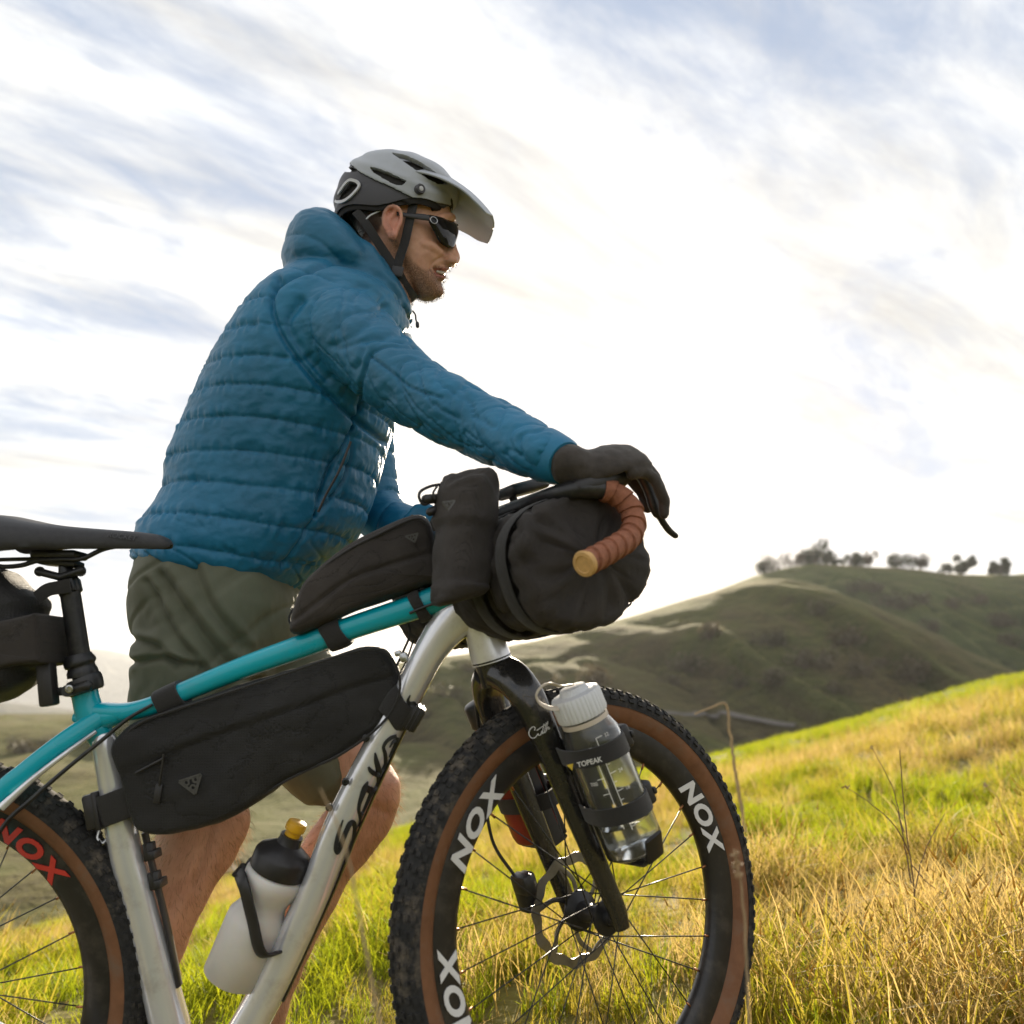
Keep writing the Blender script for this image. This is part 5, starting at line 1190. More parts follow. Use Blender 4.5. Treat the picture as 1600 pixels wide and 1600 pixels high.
def ear(s_):
    Yc = YH - s_ * .0775; P = []
    cx, cy = 614, 350
    ol = [(606, 366), (600, 352), (599, 338), (604, 327), (613, 322), (622, 325), (627, 335), (626, 348), (621, 358), (619, 368), (613, 374), (607, 371)]
    Q = spline(np.array([list(at(x, y, Yc - s_ * (.010 + .004 * (i in (1, 2, 3, 4, 5))))) for i, (x, y) in enumerate(ol[:10])]), 40)
    P.append(tube(Q, np.interp(np.linspace(0, 1, 40), [0, .1, .5, .9, 1], [.0036, .0040, .0042, .0040, .0036]), 10, round_ends=2))
    P.append(limb([(611, 364, Yc - s_ * .008, 6, .006), (612, 370, Yc - s_ * .008, 7, .0065), (614, 373, Yc - s_ * .008, 5, .005)], 8, 14))
    P.append(limb([(612, 331, Yc - s_ * .002, 10, .005), (612, 348, Yc - s_ * .001, 12, .005), (614, 364, Yc - s_ * .001, 8, .005)], 12, 18))
    P.append(tube(spline(np.array([list(at(x, y, Yc - s_ * .009)) for x, y in ((617, 333), (611, 337), (607, 347), (609, 358), (613, 363))]), 20), .0032, 10, round_ends=2))
    P.append(limb([(622, 352, Yc - s_ * .006, 4, .004), (621, 358, Yc - s_ * .006, 4, .004)], 5, 10))
    return P
near_leg = limb([(330, 950, YN, 70), (318, 1060, YN, 68), (314, 1150, YN, 67), (313, 1215, YN, 68, .066), (316, 1255, YN, 69, .066), (318, 1285, YN, 67.5, .062), (309, 1315, YN, 64, .058), (294, 1345, YN, 59, .056), (277, 1380, YN - .0, 55, .055), (258, 1425, YN, 52, .054), (240, 1480, YN, 47, .05), (222, 1550, YN, 36, .04), (208, 1610, YN, 31, .034), (200, 1680, YN, 33, .036)], 70, 32)
far_leg = limb([(395, 950, YL, 62), (440, 1060, YL, 60), (490, 1140, YL, 58), (530, 1190, YL, 57, .064), (560, 1218, YL, 52, .060), (572, 1243, YL, 52, .057), (560, 1280, YL, 50, .053), (536, 1312, YL, 49, .052), (510, 1345, YL, 47.5, .052), (486, 1390, YL, 46, .051), (462, 1440, YL, 43, .048), (436, 1520, YL, 34, .038), (418, 1590, YL, 28, .031), (408, 1650, YL, 29, .032)], 70, 32)
core = slabs([(260, 900, 440, 930, YB, .12), (290, 760, 540, 790, YB, .14), (340, 620, 580, 660, YB, .15), (420, 520, 600, 560, YB, .15), (480, 470, 610, 500, YB, .12)], 32, 20)
corep = slabs([(260, 880, 430, 920, YB, .10), (255, 960, 420, 990, YB, .11), (270, 1030, 400, 1060, YB, .10)], 32, 12)
def arm_core(C, s_=0.62): return tube(C[:-3], np.linspace(.05, .024, len(C) - 3), 20, round_ends=3)
bm_, V, Nn = union(head_parts() + ear(1) + ear(-1) + [near_leg, far_leg, core, corep, arm_core(AR), arm_core(AL)], .0030, 4, .5, 0)
print('body verts', len(V))
PX = proj(V)
hd = PX[:, 1] < 480
# brow of smile: cheek fold, mouth line, nostril, jaw texture; muscles on legs
sidey = np.abs(V[:, 1] - YH)
MV = V.copy(); MV[:, 1] = YH - sidey; PM = proj(MV)         # mirrored so that both sides of the face match
D = np.zeros(len(V))
D -= hd * .0035 * np.exp(-(pdist(PM, [(697, 401), (685, 404), (676, 412), (672, 424)], 40) / 2.4) ** 2) * (sidey < .05)
D -= hd * .0060 * np.exp(-(pdist(PM, [(698, 427), (690, 426.5), (682, 422.5), (677, 416)], 30) / 2.2) ** 2) * (sidey < .035)
D -= hd * .003 * np.exp(-(pdist(PM, [(712, 410), (704, 411)], 10) / 1.6) ** 2) * (sidey < .012)
D += hd * .0025 * np.exp(-(pdist(PM, [(684, 405), (676, 400), (668, 395)], 20) / 7) ** 2)
D -= hd * .004 * np.exp(-(pdist(PM, [(694, 360), (684, 358)], 10) / 7) ** 2) * (sidey > .012)
D += hd * noise3(V * 160) * .0005
lg = PX[:, 1] > 1180
D += lg * (noise3(V * 22) * .003 + noise3(V * 140) * .0004)
D += lg * .006 * np.exp(-(pdist(PX, [(612, 1225), (612, 1250)], 10) / 16) ** 2) - lg * .004 * np.exp(-(pdist(PX, [(600, 1268), (585, 1262)], 10) / 8) ** 2)
D += lg * .005 * np.exp(-(pdist(PX, [(376, 1275), (372, 1300)], 10) / 14) ** 2) - lg * .005 * np.exp(-(pdist(PX, [(330, 1290), (320, 1330), (305, 1380)], 20) / 9) ** 2)
V2 = V + Nn * D[:, None]
# skin pigments: beard, hair, lips, ears
beard = np.maximum(sst(13, -9, -(PM[:, 1] - (424 - .5 * (PM[:, 0] - 640)))) * 0, 0)
bline = np.interp(PM[:, 0], [600, 615, 630, 645, 660, 672, 680, 690, 700], [330, 366, 392, 408, 419, 422, 416, 414.5, 414])
beard = sst(-6, 7, PM[:, 1] - bline + noise3(V * 130) * 5) * (PM[:, 1] < 475) * sst(596, 622, PM[:, 0] + .0 * V[:, 2]) * hd
beard *= 1 - .85 * np.exp(-(pdist(PM, [(697, 424), (688, 425), (682, 423)], 20) / 3.2) ** 2)
lipm = np.exp(-(pdist(PM, [(697, 421), (690, 421), (683, 421)], 20) / 3.0) ** 2) + np.exp(-(pdist(PM, [(692, 432), (686, 431), (681, 427)], 20) / 3.2) ** 2); lipm = np.clip(lipm, 0, 1) * (sidey < .034) * hd
hairm = sst(4, -4, PM[:, 0] - np.interp(PM[:, 1], [250, 330, 345, 360, 372, 385], [720, 606, 600, 592, 586, 574])) * (PM[:, 1] < 388) * hd
hairm = np.maximum(hairm, sst(8, -4, np.hypot(PM[:, 0] - 634, (PM[:, 1] - 340) * .6)) * .8 * hd)
earm = hd * sst(20, 12, np.hypot(PM[:, 0] - 613, (PM[:, 1] - 348) * .58)) * (sidey > .076)
hairm *= 1 - earm
ca = bm_.color_attributes.new('pigment', 'FLOAT_COLOR', 'POINT')
ca.data.foreach_set('color', np.stack([np.clip(beard, 0, 1), np.clip(np.maximum(lipm, earm * .45), 0, 1), np.clip(hairm, 0, 1), np.ones(len(V))], 1).ravel())
def skin_mat():
    m = bpy.data.materials.new('skin'); m.use_nodes = True; t = m.node_tree; b = t.nodes['Principled BSDF']
    tc = N(t, 'ShaderNodeTexCoord'); nz = N(t, 'ShaderNodeTexNoise', i={'Scale': 26, 'Detail': 6, 'Roughness': .65}); L(t, tc.outputs['Object'], nz.inputs[0])
    mr = N(t, 'ShaderNodeMapRange', i={'From Min': .3, 'From Max': .7}); L(t, nz.outputs[0], mr.inputs[0])
    mx = N(t, 'ShaderNodeMix', data_type='RGBA'); L(t, mr.outputs[0], mx.inputs[0]); mx.inputs[6].default_value = (.53, .265, .165, 1); mx.inputs[7].default_value = (.68, .38, .25, 1)
    at_ = N(t, 'ShaderNodeVertexColor', layer_name='pigment'); se = N(t, 'ShaderNodeSeparateColor'); L(t, at_.outputs[0], se.inputs[0])
    fine = N(t, 'ShaderNodeTexNoise', i={'Scale': 420, 'Detail': 3}); L(t, tc.outputs['Object'], fine.inputs[0])
    fr2 = N(t, 'ShaderNodeMapRange', i={'From Min': .36, 'From Max': .56, 'To Min': .35, 'To Max': 1}); L(t, fine.outputs[0], fr2.inputs[0])
    cur = mx.outputs[2]
    for sock, col, mul in ((se.outputs[1], (.52, .16, .12, 1), None), (M(t, 'MULTIPLY', M(t, 'MULTIPLY', se.outputs[0], fr2.outputs[0]), .62), (.085, .045, .024, 1), None), (M(t, 'MULTIPLY', se.outputs[2], .9), (.055, .034, .02, 1), None)):
        q = N(t, 'ShaderNodeMix', data_type='RGBA'); L(t, sock, q.inputs[0]); L(t, cur, q.inputs[6]); q.inputs[7].default_value = col; cur = q.outputs[2]
    L(t, cur, b.inputs['Base Color']); b.inputs['Roughness'].default_value = .5; b.inputs['Specular IOR Level'].default_value = .4
    b.inputs['Subsurface Weight'].default_value = .18; b.inputs['Subsurface Radius'].default_value = (.010, .0035, .0015); b.inputs['Subsurface Scale'].default_value = 1.0
    bp_ = N(t, 'ShaderNodeBump', i={'Strength': .25, 'Distance': .001}); L(t, fine.outputs[0], bp_.inputs['Height']); L(t, bp_.outputs[0], b.inputs['Normal']); return m
body = finish(bm_, V2, 'body', skin_mat(), person)
# short hairs on legs, beard and neck
def hairs(name, sel, count, length, droop, m, seed, wid=.00022, gdir=(0, 0, -1)):
    g_ = np.random.default_rng(seed); idx = np.nonzero(sel)[0]; idx = g_.choice(idx, min(count, len(idx) * 3)); b = MB()
    P = V2[idx] + g_.normal(size=(len(idx), 3)) * .0012; Nh = Nn[idx]
    d = Nh + np.array(gdir) * droop + g_.normal(size=(len(idx), 3)) * .35; d /= np.linalg.norm(d, axis=1)[:, None]
    ln = length * g_.uniform(.45, 1.2, len(idx)); sd_h = np.cross(d, g_.normal(size=(len(idx), 3))); sd_h /= np.linalg.norm(sd_h, axis=1)[:, None] + 1e-9
    mid = P + d * (ln * .55)[:, None]; tip = mid + (d + np.array(gdir) * .5) * (ln * .45)[:, None]
    Vh = np.stack([P - sd_h * wid, P + sd_h * wid, mid - sd_h * wid * .8, mid + sd_h * wid * .8, tip], 1).reshape(-1, 3)
    k5 = np.arange(len(idx)) * 5; F = np.stack([k5, k5 + 1, k5 + 3, k5 + 2], 1).tolist() + np.stack([k5 + 2, k5 + 3, k5 + 4], 1).tolist()
    o = mk(name, Vh, F, m, body, False); o['kind'] = 'stuff'; return o
m_lhair = leafmat('leg_hair_brown', (.26, .16, .085), (.38, .25, .14), .5) if 'leafmat' in globals() else mat('leg_hair_brown', (.2, .12, .06))
hairs('leg_hair', lg & (V[:, 2] > .1) & ~((PX[:, 0] < 450) & (PX[:, 1] < 1262)) & ~((PX[:, 0] > 450) & (PX[:, 0] < 500) & (PX[:, 1] < 1215)), 9000, .017, .8, m_lhair, 4, .00019)
hairs('beard', (beard > .45) & hd, 5200, .0055, .8, mat('beard_hair', (.10, .055, .03), .6), 5, .00017, (.3, 0, -1))
hairs('hair', (hairm > .5) & hd & (PX[:, 1] > 318), 2600, .009, 1.2, mat('brown_hair', (.06, .038, .022), .5), 6, .0002, (-.5, 0, -1))
teeth = MB(); teeth.add(*limb([(683, 424, YH - .021, 1.9), (688, 425.5, YH - .016, 2.6), (693, 426, YH - .006, 2.9), (693, 426, YH + .006, 2.9), (688, 425.5, YH + .016, 2.6)], 14, 8)); teeth.build('teeth', mat('teeth_enamel', (.6, .55, .46), .35), body)

# ---- gloved hands on the hoods
m_glove = mat('dark_glove_knit', (0.045, 0.036, 0.030), .8, var=.25, scale=90, bump=.5, bscale=700, sheen=.2)
def hand(s):
    P = []
    ln = lambda rows, ns=20, n=18: tube(*(lambda Q: (Q[:, :3], Q[:, 3]))(spline([list(sp(r[0], s * r[1], r[2])) + [r[3]] for r in rows], ns)), n, round_ends=3)
    # palm: slab from wrist over the hood to the knuckles
    S = []
    for f, sc_, h, hw, th_ in ((.098, .192, .244, .026, .021), (.106, .194, .243, .031, .021), (.118, .198, .242, .036, .020), (.135, .202, .242, .040, .019), (.158, .204, .243, .042, .0175), (.178, .205, .240, .042, .0155), (.190, .205, .235, .040, .0125)):
        a_ = np.linspace(0, 2 * math.pi, 26, endpoint=False); ca_ = np.sign(np.cos(a_)) * abs(np.cos(a_)) ** .8; sa_ = np.sign(np.sin(a_)) * abs(np.sin(a_)) ** .8
        # the little-finger side rolls down the outside of the hood
        S.append(np.array([sp(f, s * (sc_ + hw * c_), h + th_ * s__ - .020 * max(c_, 0) ** 2) for c_, s__ in zip(ca_, sa_)]))
    P.append(loft(S, True))
    # four fingers: (side offset, knuckle forward, knuckle height, tip forward, tip height, radius)
    for so, fk_, hk, L_, r_ in ((.172, .186, .238, 1.0, .0098), (.194, .192, .236, 1.05, .0102), (.216, .186, .226, .98, .0098), (.236, .172, .210, .84, .0086)):
        k1 = (fk_, so, hk); k2 = (fk_ + .026 * L_, so - .000, hk - .030 * L_); k3 = (fk_ + .036 * L_, so - .006 * (1 if so > .2 else -.6), hk - .056 * L_); k4 = (fk_ + .032 * L_, so - .010 * (1 if so > .2 else -.7), hk - .077 * L_)
        P.append(ln([(fk_ - .018, so, hk + .002, r_ * 1.1), k1 + (r_ * 1.12,), ((k1[0] + k2[0]) / 2 + .004, so, (k1[2] + k2[2]) / 2 + .002, r_), k2 + (r_ * 1.04,), k3 + (r_ * .95,), k4 + (r_ * .82,)]))
    # thumb leaves the inner side near the wrist and lies along the hood
    P.append(ln([(.098, .168, .235, .013), (.122, .160, .222, .0125), (.146, .166, .212, .0112), (.166, .176, .206, .0095)]))
    # heel of the hand and wrist
    W0, W1 = (AR[-4], AR[-1]) if s > 0 else (AL[-4], AL[-1])
    P.append(tube(np.array([W0, W1, sp(.102, s * .192, .243), sp(.118, s * .200, .238)]), [.026, .0285, .0275, .022], 20, round_ends=3))
    P.append(ln([(.100, .196, .236, .022), (.115, .204, .228, .020), (.128, .210, .222, .017)]))
    gm, V, Nn = union(P, .0028, 5, .5, 0)
    D = noise3(V * 70) * .0012 + noise3(V * 28 + 2) * .0018
    return finish(gm, V + Nn * D[:, None], 'glove', m_glove, person)
hand(1); hand(-1)

# ---- helmet
YHm = YB + .02
hel = empty('helmet', at(612, 320, YHm)); hel['label'] = 'grey bike helmet with visor'
hel.location = (0, 0, 0); adopt(hel, person)
hc = at(611, 322, YHm)
pm = ppm(611, 322, YHm)
m_shell = mat('matt_grey_shell', (.40, .42, .45), .45, var=.05, scale=20, rvar=.05)
m_dark = mat('charcoal_shell', (.060, .058, .066), .5, var=.08, scale=20)
m_foam = mat('black_foam', (.018, .016, .015), .85, var=.2, scale=90)
def helmet():
    nu, nv = 300, 150
    u = np.linspace(0, 2 * math.pi, nu, endpoint=False)          # 0 = front
    # outline in the mid-plane (pixels), from front rim over the crown to the back rim
    mid = np.array([(716, 318), (716, 302), (712, 288), (703, 272), (690, 258), (672, 247), (650, 239), (626, 235), (600, 234.5), (576, 238), (555, 248), (538, 262), (526, 280), (519, 300), (516, 320), (517, 334), (522, 346)], float)
    Sm = spline(np.array([list(p) + [0] for p in mid]), 200)[:, :2]
    W3 = np.array([at(p[0], p[1], YHm) for p in Sm]) - hc
    ang = np.arctan2(W3[:, 2], W3[:, 0]); rad = np.hypot(W3[:, 0], W3[:, 2])
    o = np.argsort(ang); ang, rad = ang[o], rad[o]
    E, U = np.meshgrid(np.linspace(0, 1, nv), u, indexing='ij'); E, U = E.ravel(), U.ravel()
    front, side = np.cos(U), np.sin(U); ab = np.abs(U - math.pi)
    lo = -13 - 7 * np.maximum(0, -front) - 14 * np.exp(-((ab - 1.5) / .55) ** 2)      # rim angle by azimuth
    phi = np.radians(lo + (90 - lo) * E)
    dx, dy, dz = np.cos(phi) * front, -np.cos(phi) * side, np.sin(phi)
    hz = np.hypot(dx, dz); am = np.arctan2(dz, dx); wy = .098; pw = 2.3
    tq = Sm - (611, 322); ta = np.arctan2(-tq[:, 1], tq[:, 0]); ta = np.where(ta < -1.5, ta + 2 * math.pi, ta); tr = np.hypot(*tq.T); o2 = np.argsort(ta); ta, tr = ta[o2], tr[o2]
    for it in range(10):      # shrink the mid-plane until the dome's outline seen from below fits the photograph
        k_ = ((hz / np.interp(am, ang, rad)) ** pw + (np.abs(dy) / wy) ** pw + 1e-12) ** (-1 / pw)
        V = hc + np.stack([dx, dy, dz], 1) * k_[:, None]
        q = proj(V) - (611, 322); qa = np.arctan2(-q[:, 1], q[:, 0]); qa = np.where(qa < -1.5, qa + 2 * math.pi, qa); qr = np.hypot(*q.T)
        bins = np.linspace(-.05, math.pi + .22, 36); bi = np.digitize(qa, bins); sc_ = []
        for bb in range(1, len(bins)):
            m_ = bi == bb; mid_a = (bins[bb - 1] + bins[bb]) / 2; sc_.append((mid_a, (np.interp(mid_a, ta, tr) - 4.5) / qr[m_].max() if m_.sum() > 3 else 1.0))
        sc_ = np.array(sc_); f_ = np.interp(np.where(ang < -1.5, ang + 2 * math.pi, ang), sc_[:, 0], sc_[:, 1]); rad = rad * np.clip(f_, .8, 1.15) ** .8
        kk = np.ones(9) / 9; rad = np.convolve(np.pad(rad, 4, mode='wrap'), kk, 'valid')
    MVv = V.copy(); MVv[:, 1] = YHm - np.abs(V[:, 1] - YHm); Q = proj(MVv)
    def inside(poly, q):
        poly = np.array(poly); x, y = q[:, 0], q[:, 1]; c = np.zeros(len(q), bool); j = len(poly) - 1
        for i in range(len(poly)):
            xi, yi = poly[i]; xj, yj = poly[j]
            c ^= ((yi > y) != (yj > y)) & (x < (xj - xi) * (y - yi) / (yj - yi + 1e-12) + xi); j = i
        return c
    Z1 = lambda pts: [(480 + .2125 * a, 200 + .2125 * b) for a, b in pts]
    vents = [Z1([(620, 205), (700, 218), (800, 258), (900, 318), (985, 385), (1015, 418), (960, 415), (880, 378), (800, 320), (700, 252)]),
             Z1([(470, 306), (520, 314), (600, 345), (720, 402), (695, 424), (640, 420), (560, 376), (500, 340)]),
             Z1([(318, 405), (360, 410), (378, 432), (290, 515), (235, 528), (250, 498)]),
             Z1([(250, 300), (330, 292), (370, 318), (330, 322), (250, 320)])]
    # crown vents (top of the shell, either side of the middle rib)
    hv = np.zeros(len(V), bool)
    for v_ in vents: hv |= inside(v_, Q) & (np.abs(V[:, 1] - YHm) > .02)
    yy = np.abs(V[:, 1] - YHm); zt = V[:, 2] - hc[2]; xt = V[:, 0] - hc[0]
    hv |= (yy > .016) & (yy < .034) & (zt > .07) & (xt > -.03) & (xt < .075)
    bnd = np.array(Z1([(150, 300), (240, 272), (330, 278), (390, 330), (500, 388), (620, 440), (720, 490), (800, 530), (1000, 560), (1300, 640)]))
    yb = np.interp(Q[:, 0], bnd[:, 0], bnd[:, 1]); silver = Q[:, 1] < yb
    # sculpted facets: the silver part stands proud, a keel runs along it
    Nn = V - hc; Nn /= np.linalg.norm(Nn, axis=1)[:, None]
    keel = pdist(Q, Z1([(300, 240), (500, 300), (760, 400), (900, 470), (1050, 500)]), 60)
    keel2 = pdist(Q, Z1([(450, 190), (620, 190), (900, 290), (1130, 500)]), 60)
    V = V + Nn * (silver * .004 + .003 * np.exp(-(keel / 7) ** 2) + .003 * np.exp(-(keel2 / 6) ** 2))[:, None]
    fd, fs, ft = [], [], []
    for j in range(nv - 1):
        for i in range(nu):
            f = (j * nu + i, j * nu + (i + 1) % nu, (j + 1) * nu + (i + 1) % nu, (j + 1) * nu + i)
            if hv[list(f)].sum() >= 2: continue
            (fs if silver[list(f)].sum() >= 2 else fd).append(f)
    out = []
    for nm, F, m in (('shell', fs, m_shell), ('lower_shell', fd, m_dark)):
        used = sorted({i for f in F for i in f}); mp = {a: b for b, a in enumerate(used)}
        o_ = mk(nm, V[used], [tuple(mp[i] for i in f) for f in F], m, hel, True)
        sm3 = o_.modifiers.new('sm', 'SMOOTH'); sm3.iterations = 6; sm3.factor = .5
        so = o_.modifiers.new('th', 'SOLIDIFY'); so.thickness = .010; so.offset = 1
        bv = o_.modifiers.new('bv', 'BEVEL'); bv.width = .0014; bv.segments = 2; bv.limit_method = 'ANGLE'; bv.angle_limit = R(50)
    # liner
    Vl = hc + (V - hc) * np.array((.90, .90, .88)) - np.array((0, 0, .012))
    Fl = [(j * nu + i, j * nu + (i + 1) % nu, (j + 1) * nu + (i + 1) % nu, (j + 1) * nu + i) for j in range(0, nv - 1) for i in range(nu)]
    ol_ = mk('liner', Vl, Fl, m_foam, hel, True); so = ol_.modifiers.new('th', 'SOLIDIFY'); so.thickness = .004
    # frame round the rear vent
    fr_pts = Z1([(312, 392), (365, 396), (392, 432), (292, 532), (222, 543), (238, 492)])
    for s_ in (1, -1):
        ring = []
        for (px, py) in outline(np.array(fr_pts), 40):
            k_ = int(np.argmin(np.hypot(Q[:, 0] - px, Q[:, 1] - py) + 1000 * ((V[:, 1] - YHm) * s_ > 0))); ring.append(V[k_] + Nn[k_] * .0035)
        ring = np.array(ring); ring = (ring + np.roll(ring, 1, 0) + np.roll(ring, -1, 0)) / 3; ring = (ring + np.roll(ring, 1, 0) + np.roll(ring, -1, 0)) / 3
        T = np.roll(ring, -1, 0) - np.roll(ring, 1, 0); T /= np.linalg.norm(T, axis=1)[:, None]; c0 = ring.mean(0); nr_ = c0 - hc; nr_ /= np.linalg.norm(nr_); B_ = np.cross(T, nr_)
        S = [np.array([ring[i] + B_[i] * .0028 * a + nr_ * .0016 * b for a, b in ((-1, -1), (-1, 1), (1, 1), (1, -1))]) for i in range(len(ring))]
        V4, F4 = loft(S, False, True, True); mk('vent_frame', V4, F4, mat('pale_plastic', (.6, .6, .62), .4), hel, True, 40)
    return V, Q, Nn
HV, HQ, HN = helmet()
# visor
def visor():
    cen = [(688, 282), (702, 290), (720, 302), (741, 318), (760, 336), (772, 350)]; wid = [.094, .093, .091, .087, .078, .062]; drop = [.036, .031, .026, .021, .016, .011]; back = [.040, .030, .022, .018, .018, .014]
    C = spline(np.array([list(at(x, y, YHm)) + [w, d, b] for (x, y), w, d, b in zip(cen, wid, drop, back)]), 26); t = np.linspace(-1, 1, 41); S = []
    for r in C:
        ridge = .004 * np.exp(-((np.abs(t) - .45) / .12) ** 2)
        S.append(np.stack([r[0] - r[5] * t ** 2 - .0 * t, r[1] + r[3] * t, r[2] - r[4] * np.abs(t) ** 2.2 + ridge], 1))
    V, F = loft(S, False, closed=False); o = mk('visor', V, F, m_shell, hel, True)
    so = o.modifiers.new('th', 'SOLIDIFY'); so.thickness = .0035; so.offset = 0; bv = o.modifiers.new('bv', 'BEVEL'); bv.width = .001; bv.segments = 2
visor()
for s_ in (1, -1):
    kq_ = int(np.argmin(np.hypot(HQ[:, 0] - 653, HQ[:, 1] - 298) + 1000 * (HV[:, 1] > YHm))); pp = HV[kq_] + HN[kq_] * .004; zax = HN[kq_] * np.array((1, s_, 1)); pp = np.array((pp[0], YHm + s_ * (pp[1] - YHm), pp[2]))
    MB().add(*lathe([(.0095, -.012), (.0098, .002), (.0085, .0045), (.0055, .0045), (.0052, .003), (0, .003)], 28, basis(pp, z=zax))).build('visor_screw', m_dark, hel)
    MB().add(*lathe([(.0045, .002), (.0045, .0046), (.003, .005), (0, .005)], 18, basis(pp, z=zax))).build('screw_cap', mat('pale_screw', (.55, .55, .56), .35), hel)
    # chin straps
    yk = lambda o_: YHm - s_ * o_
    for nm, pts in (('front', [(646, 318, .076), (640, 345, .0775), (632, 380, .0745), (624, 405, .070), (620, 424, .067)]), ('rear', [(556, 330, .078), (570, 347, .080), (590, 378, .076), (606, 402, .070), (620, 424, .067)]), ('chin', [(620, 422, .067), (629, 440, .056), (640, 457, .038), (648, 467, .012), (648, 468, 0)])):
        Q = spline(np.array([list(at(x, y, yk(o_))) for x, y, o_ in pts]), 24)
        MB().add(*tube(Q, .0013, 10, up=(0, -s_, .1), rb=.0088 if nm != 'chin' else .0098, power=3)).build('strap', m_web, hel)
    MB().add(*box(.022, .005, .020, .002, basis(at(621, 424, yk(.069)), z=(.2, 0, 1), y=(0, 1, 0)))).build('strap_slider', m_plast, hel)
    MB().add(*tube(spline(np.array([list(at(x, y, yk(o_))) for x, y, o_ in ((572, 343, .0795), (578, 337, .080), (590, 331, .081), (602, 325, .082))]), 12), .0016, 8)).build('cradle_arm', m_wcap, hel)

# ---- sunglasses
gl = empty('sunglasses', (0, 0, 0)); gl['label'] = 'dark wraparound sunglasses'; adopt(gl, person)
m_lens = mat('dark_lens', (.010, .009, .010), .08, var=.05, spec=.35)
m_gf = mat('black_glasses_frame', (.02, .018, .018), .3, var=.1)
def lens(s_):
    top = [(669, 337, .0735), (680, 339, .067), (692, 342, .054), (703, 346, .036), (711, 350, .016), (713, 352, .004)]
    bot = [(670, 347, .0735), (677, 360, .067), (686, 377, .055), (697, 386, .038), (707, 387, .018), (712, 374, .005)]
    A = spline(np.array([list(at(x, y, YH - s_ * o_)) for x, y, o_ in top]), 26); B_ = spline(np.array([list(at(x, y, YH - s_ * o_)) for x, y, o_ in bot]), 26)
    S = []
    for a, b in zip(A, B_):
        bul = np.array((.5, -s_ * .5, 0)) * .006
        S.append(np.array([a * (1 - t) + b * t + bul * math.sin(math.pi * t) for t in np.linspace(0, 1, 12)]))
    V, F = loft(S, False, closed=False); o = mk('lens', V, F, m_lens, gl, True); so = o.modifiers.new('th', 'SOLIDIFY'); so.thickness = .0022; so.offset = 1
    MB().add(*tube(A, .0022, 8, round_ends=2)).build('frame_rim', m_gf, gl)
    tq = [(671, 341, .0745), (660, 339, .0785), (640, 337, .0815), (622, 334, .0825), (606, 331, .083), (598, 337, .0825)]
    MB().add(*tube(spline(np.array([list(at(x, y, YH - s_ * o_)) for x, y, o_ in tq]), 24), .0016, 8, up=(0, -s_, 0), rb=np.interp(np.linspace(0, 1, 24), [0, .15, .6, 1], [.006, .0065, .004, .0025]))).build('temple', m_gf, gl)
    lq = [(684 + 5 * math.cos(t), 348.5 + 5.6 * math.sin(t)) for t in np.linspace(0, 2 * math.pi, 25)]
    cc = at(678, 344, YH - s_ * .0772); 
    MB().add(*tube([cc + np.array((.0062 * math.cos(t), -s_ * .0045 * 0 , .0066 * math.sin(t))) + np.array((0, s_ * .004 * math.cos(t) * .9, 0)) for t in np.linspace(0, 2 * math.pi, 25)], .0007, 6, False)).build('logo', m_steel, gl)
lens(1); lens(-1)
MB().add(*tube(spline(np.array([list(at(x, y, YH + o_)) for x, y, o_ in ((712, 352, -.006), (714, 352, 0), (712, 352, .006))]), 10), .003, 10, round_ends=2)).build('bridge', m_gf, gl)

# ---- shoes (below the photo's edge)
m_shoe = mat('dark_shoe', (.03, .03, .032), .6, var=.2, scale=60)
for (x, y, Y_) in ((200, 1680, YN), (408, 1650, YL)):
    c = at(x, y, Y_); zg = c[2] - .075
    rows = [(-.085, .034, .030, .05), (-.06, .040, .042, .062), (0, .045, .046, .062), (.06, .034, .047, .045), (.12, .026, .048, .036), (.17, .022, .040, .028), (.19, .016, .02, .018)]
    S = []
    for dx, h, w, tp in rows:
        a_ = np.linspace(0, 2 * math.pi, 22, endpoint=False); S.append(np.array([c + np.array((dx, w * math.cos(t), -.075 + tp * (.5 + .5 * math.sin(t)) * 1.6)) for t in a_]))
    MB().add(*loft(S, True)).build('shoe', m_shoe, person)
# ------------------------------------------------------------------ trees, shrubs, weeds
m_bark = mat('bark', (.09, .065, .045), .9, var=.3, scale=3)
m_leaf = leafmat('oak_leaf', (.022, .032, .010), (.045, .052, .018), .3)
m_leafp = leafmat('bare_twig', (.06, .048, .028), (.10, .075, .045), .35)
m_shrub = leafmat('shrub_leaf', (.075, .068, .034), (.12, .095, .055), .3)
def foliage(blobs, n, size, seed, flat=1.0):
    g = np.random.default_rng(seed); w = np.array([b[3] ** 2 for b in blobs]); w /= w.sum(); k = g.choice(len(blobs), n, p=w)
    B_ = np.array(blobs); d = g.normal(size=(n, 3)); d /= np.linalg.norm(d, axis=1)[:, None]
    r = g.uniform(.35, 1.0, n) ** .5 * (1 + .18 * g.normal(size=n)); c = B_[k, :3] + d * (r * B_[k, 3])[:, None] * (1, 1, flat)
    a = g.normal(size=(n, 3)); a /= np.linalg.norm(a, axis=1)[:, None]; b = np.cross(a, g.normal(size=(n, 3))); b /= np.linalg.norm(b, axis=1)[:, None]
    s = size * g.uniform(.5, 1.3, n)[:, None]
    V = np.stack([c - a * s, c - b * s * .45, c + a * s, c + b * s * .45], 1).reshape(-1, 3); i = np.arange(n) * 4
    return V, np.stack([i, i + 1, i + 2, i + 3], 1).tolist()
_bv = HB.reshape(-1, 3); _bq = proj(_bv)
def ridge_pt(px):
    k = np.nonzero(np.abs(_bq[:, 0] - px) < 6)[0]; j = k[np.argmin(_bq[k, 1])]; return _bv[j]
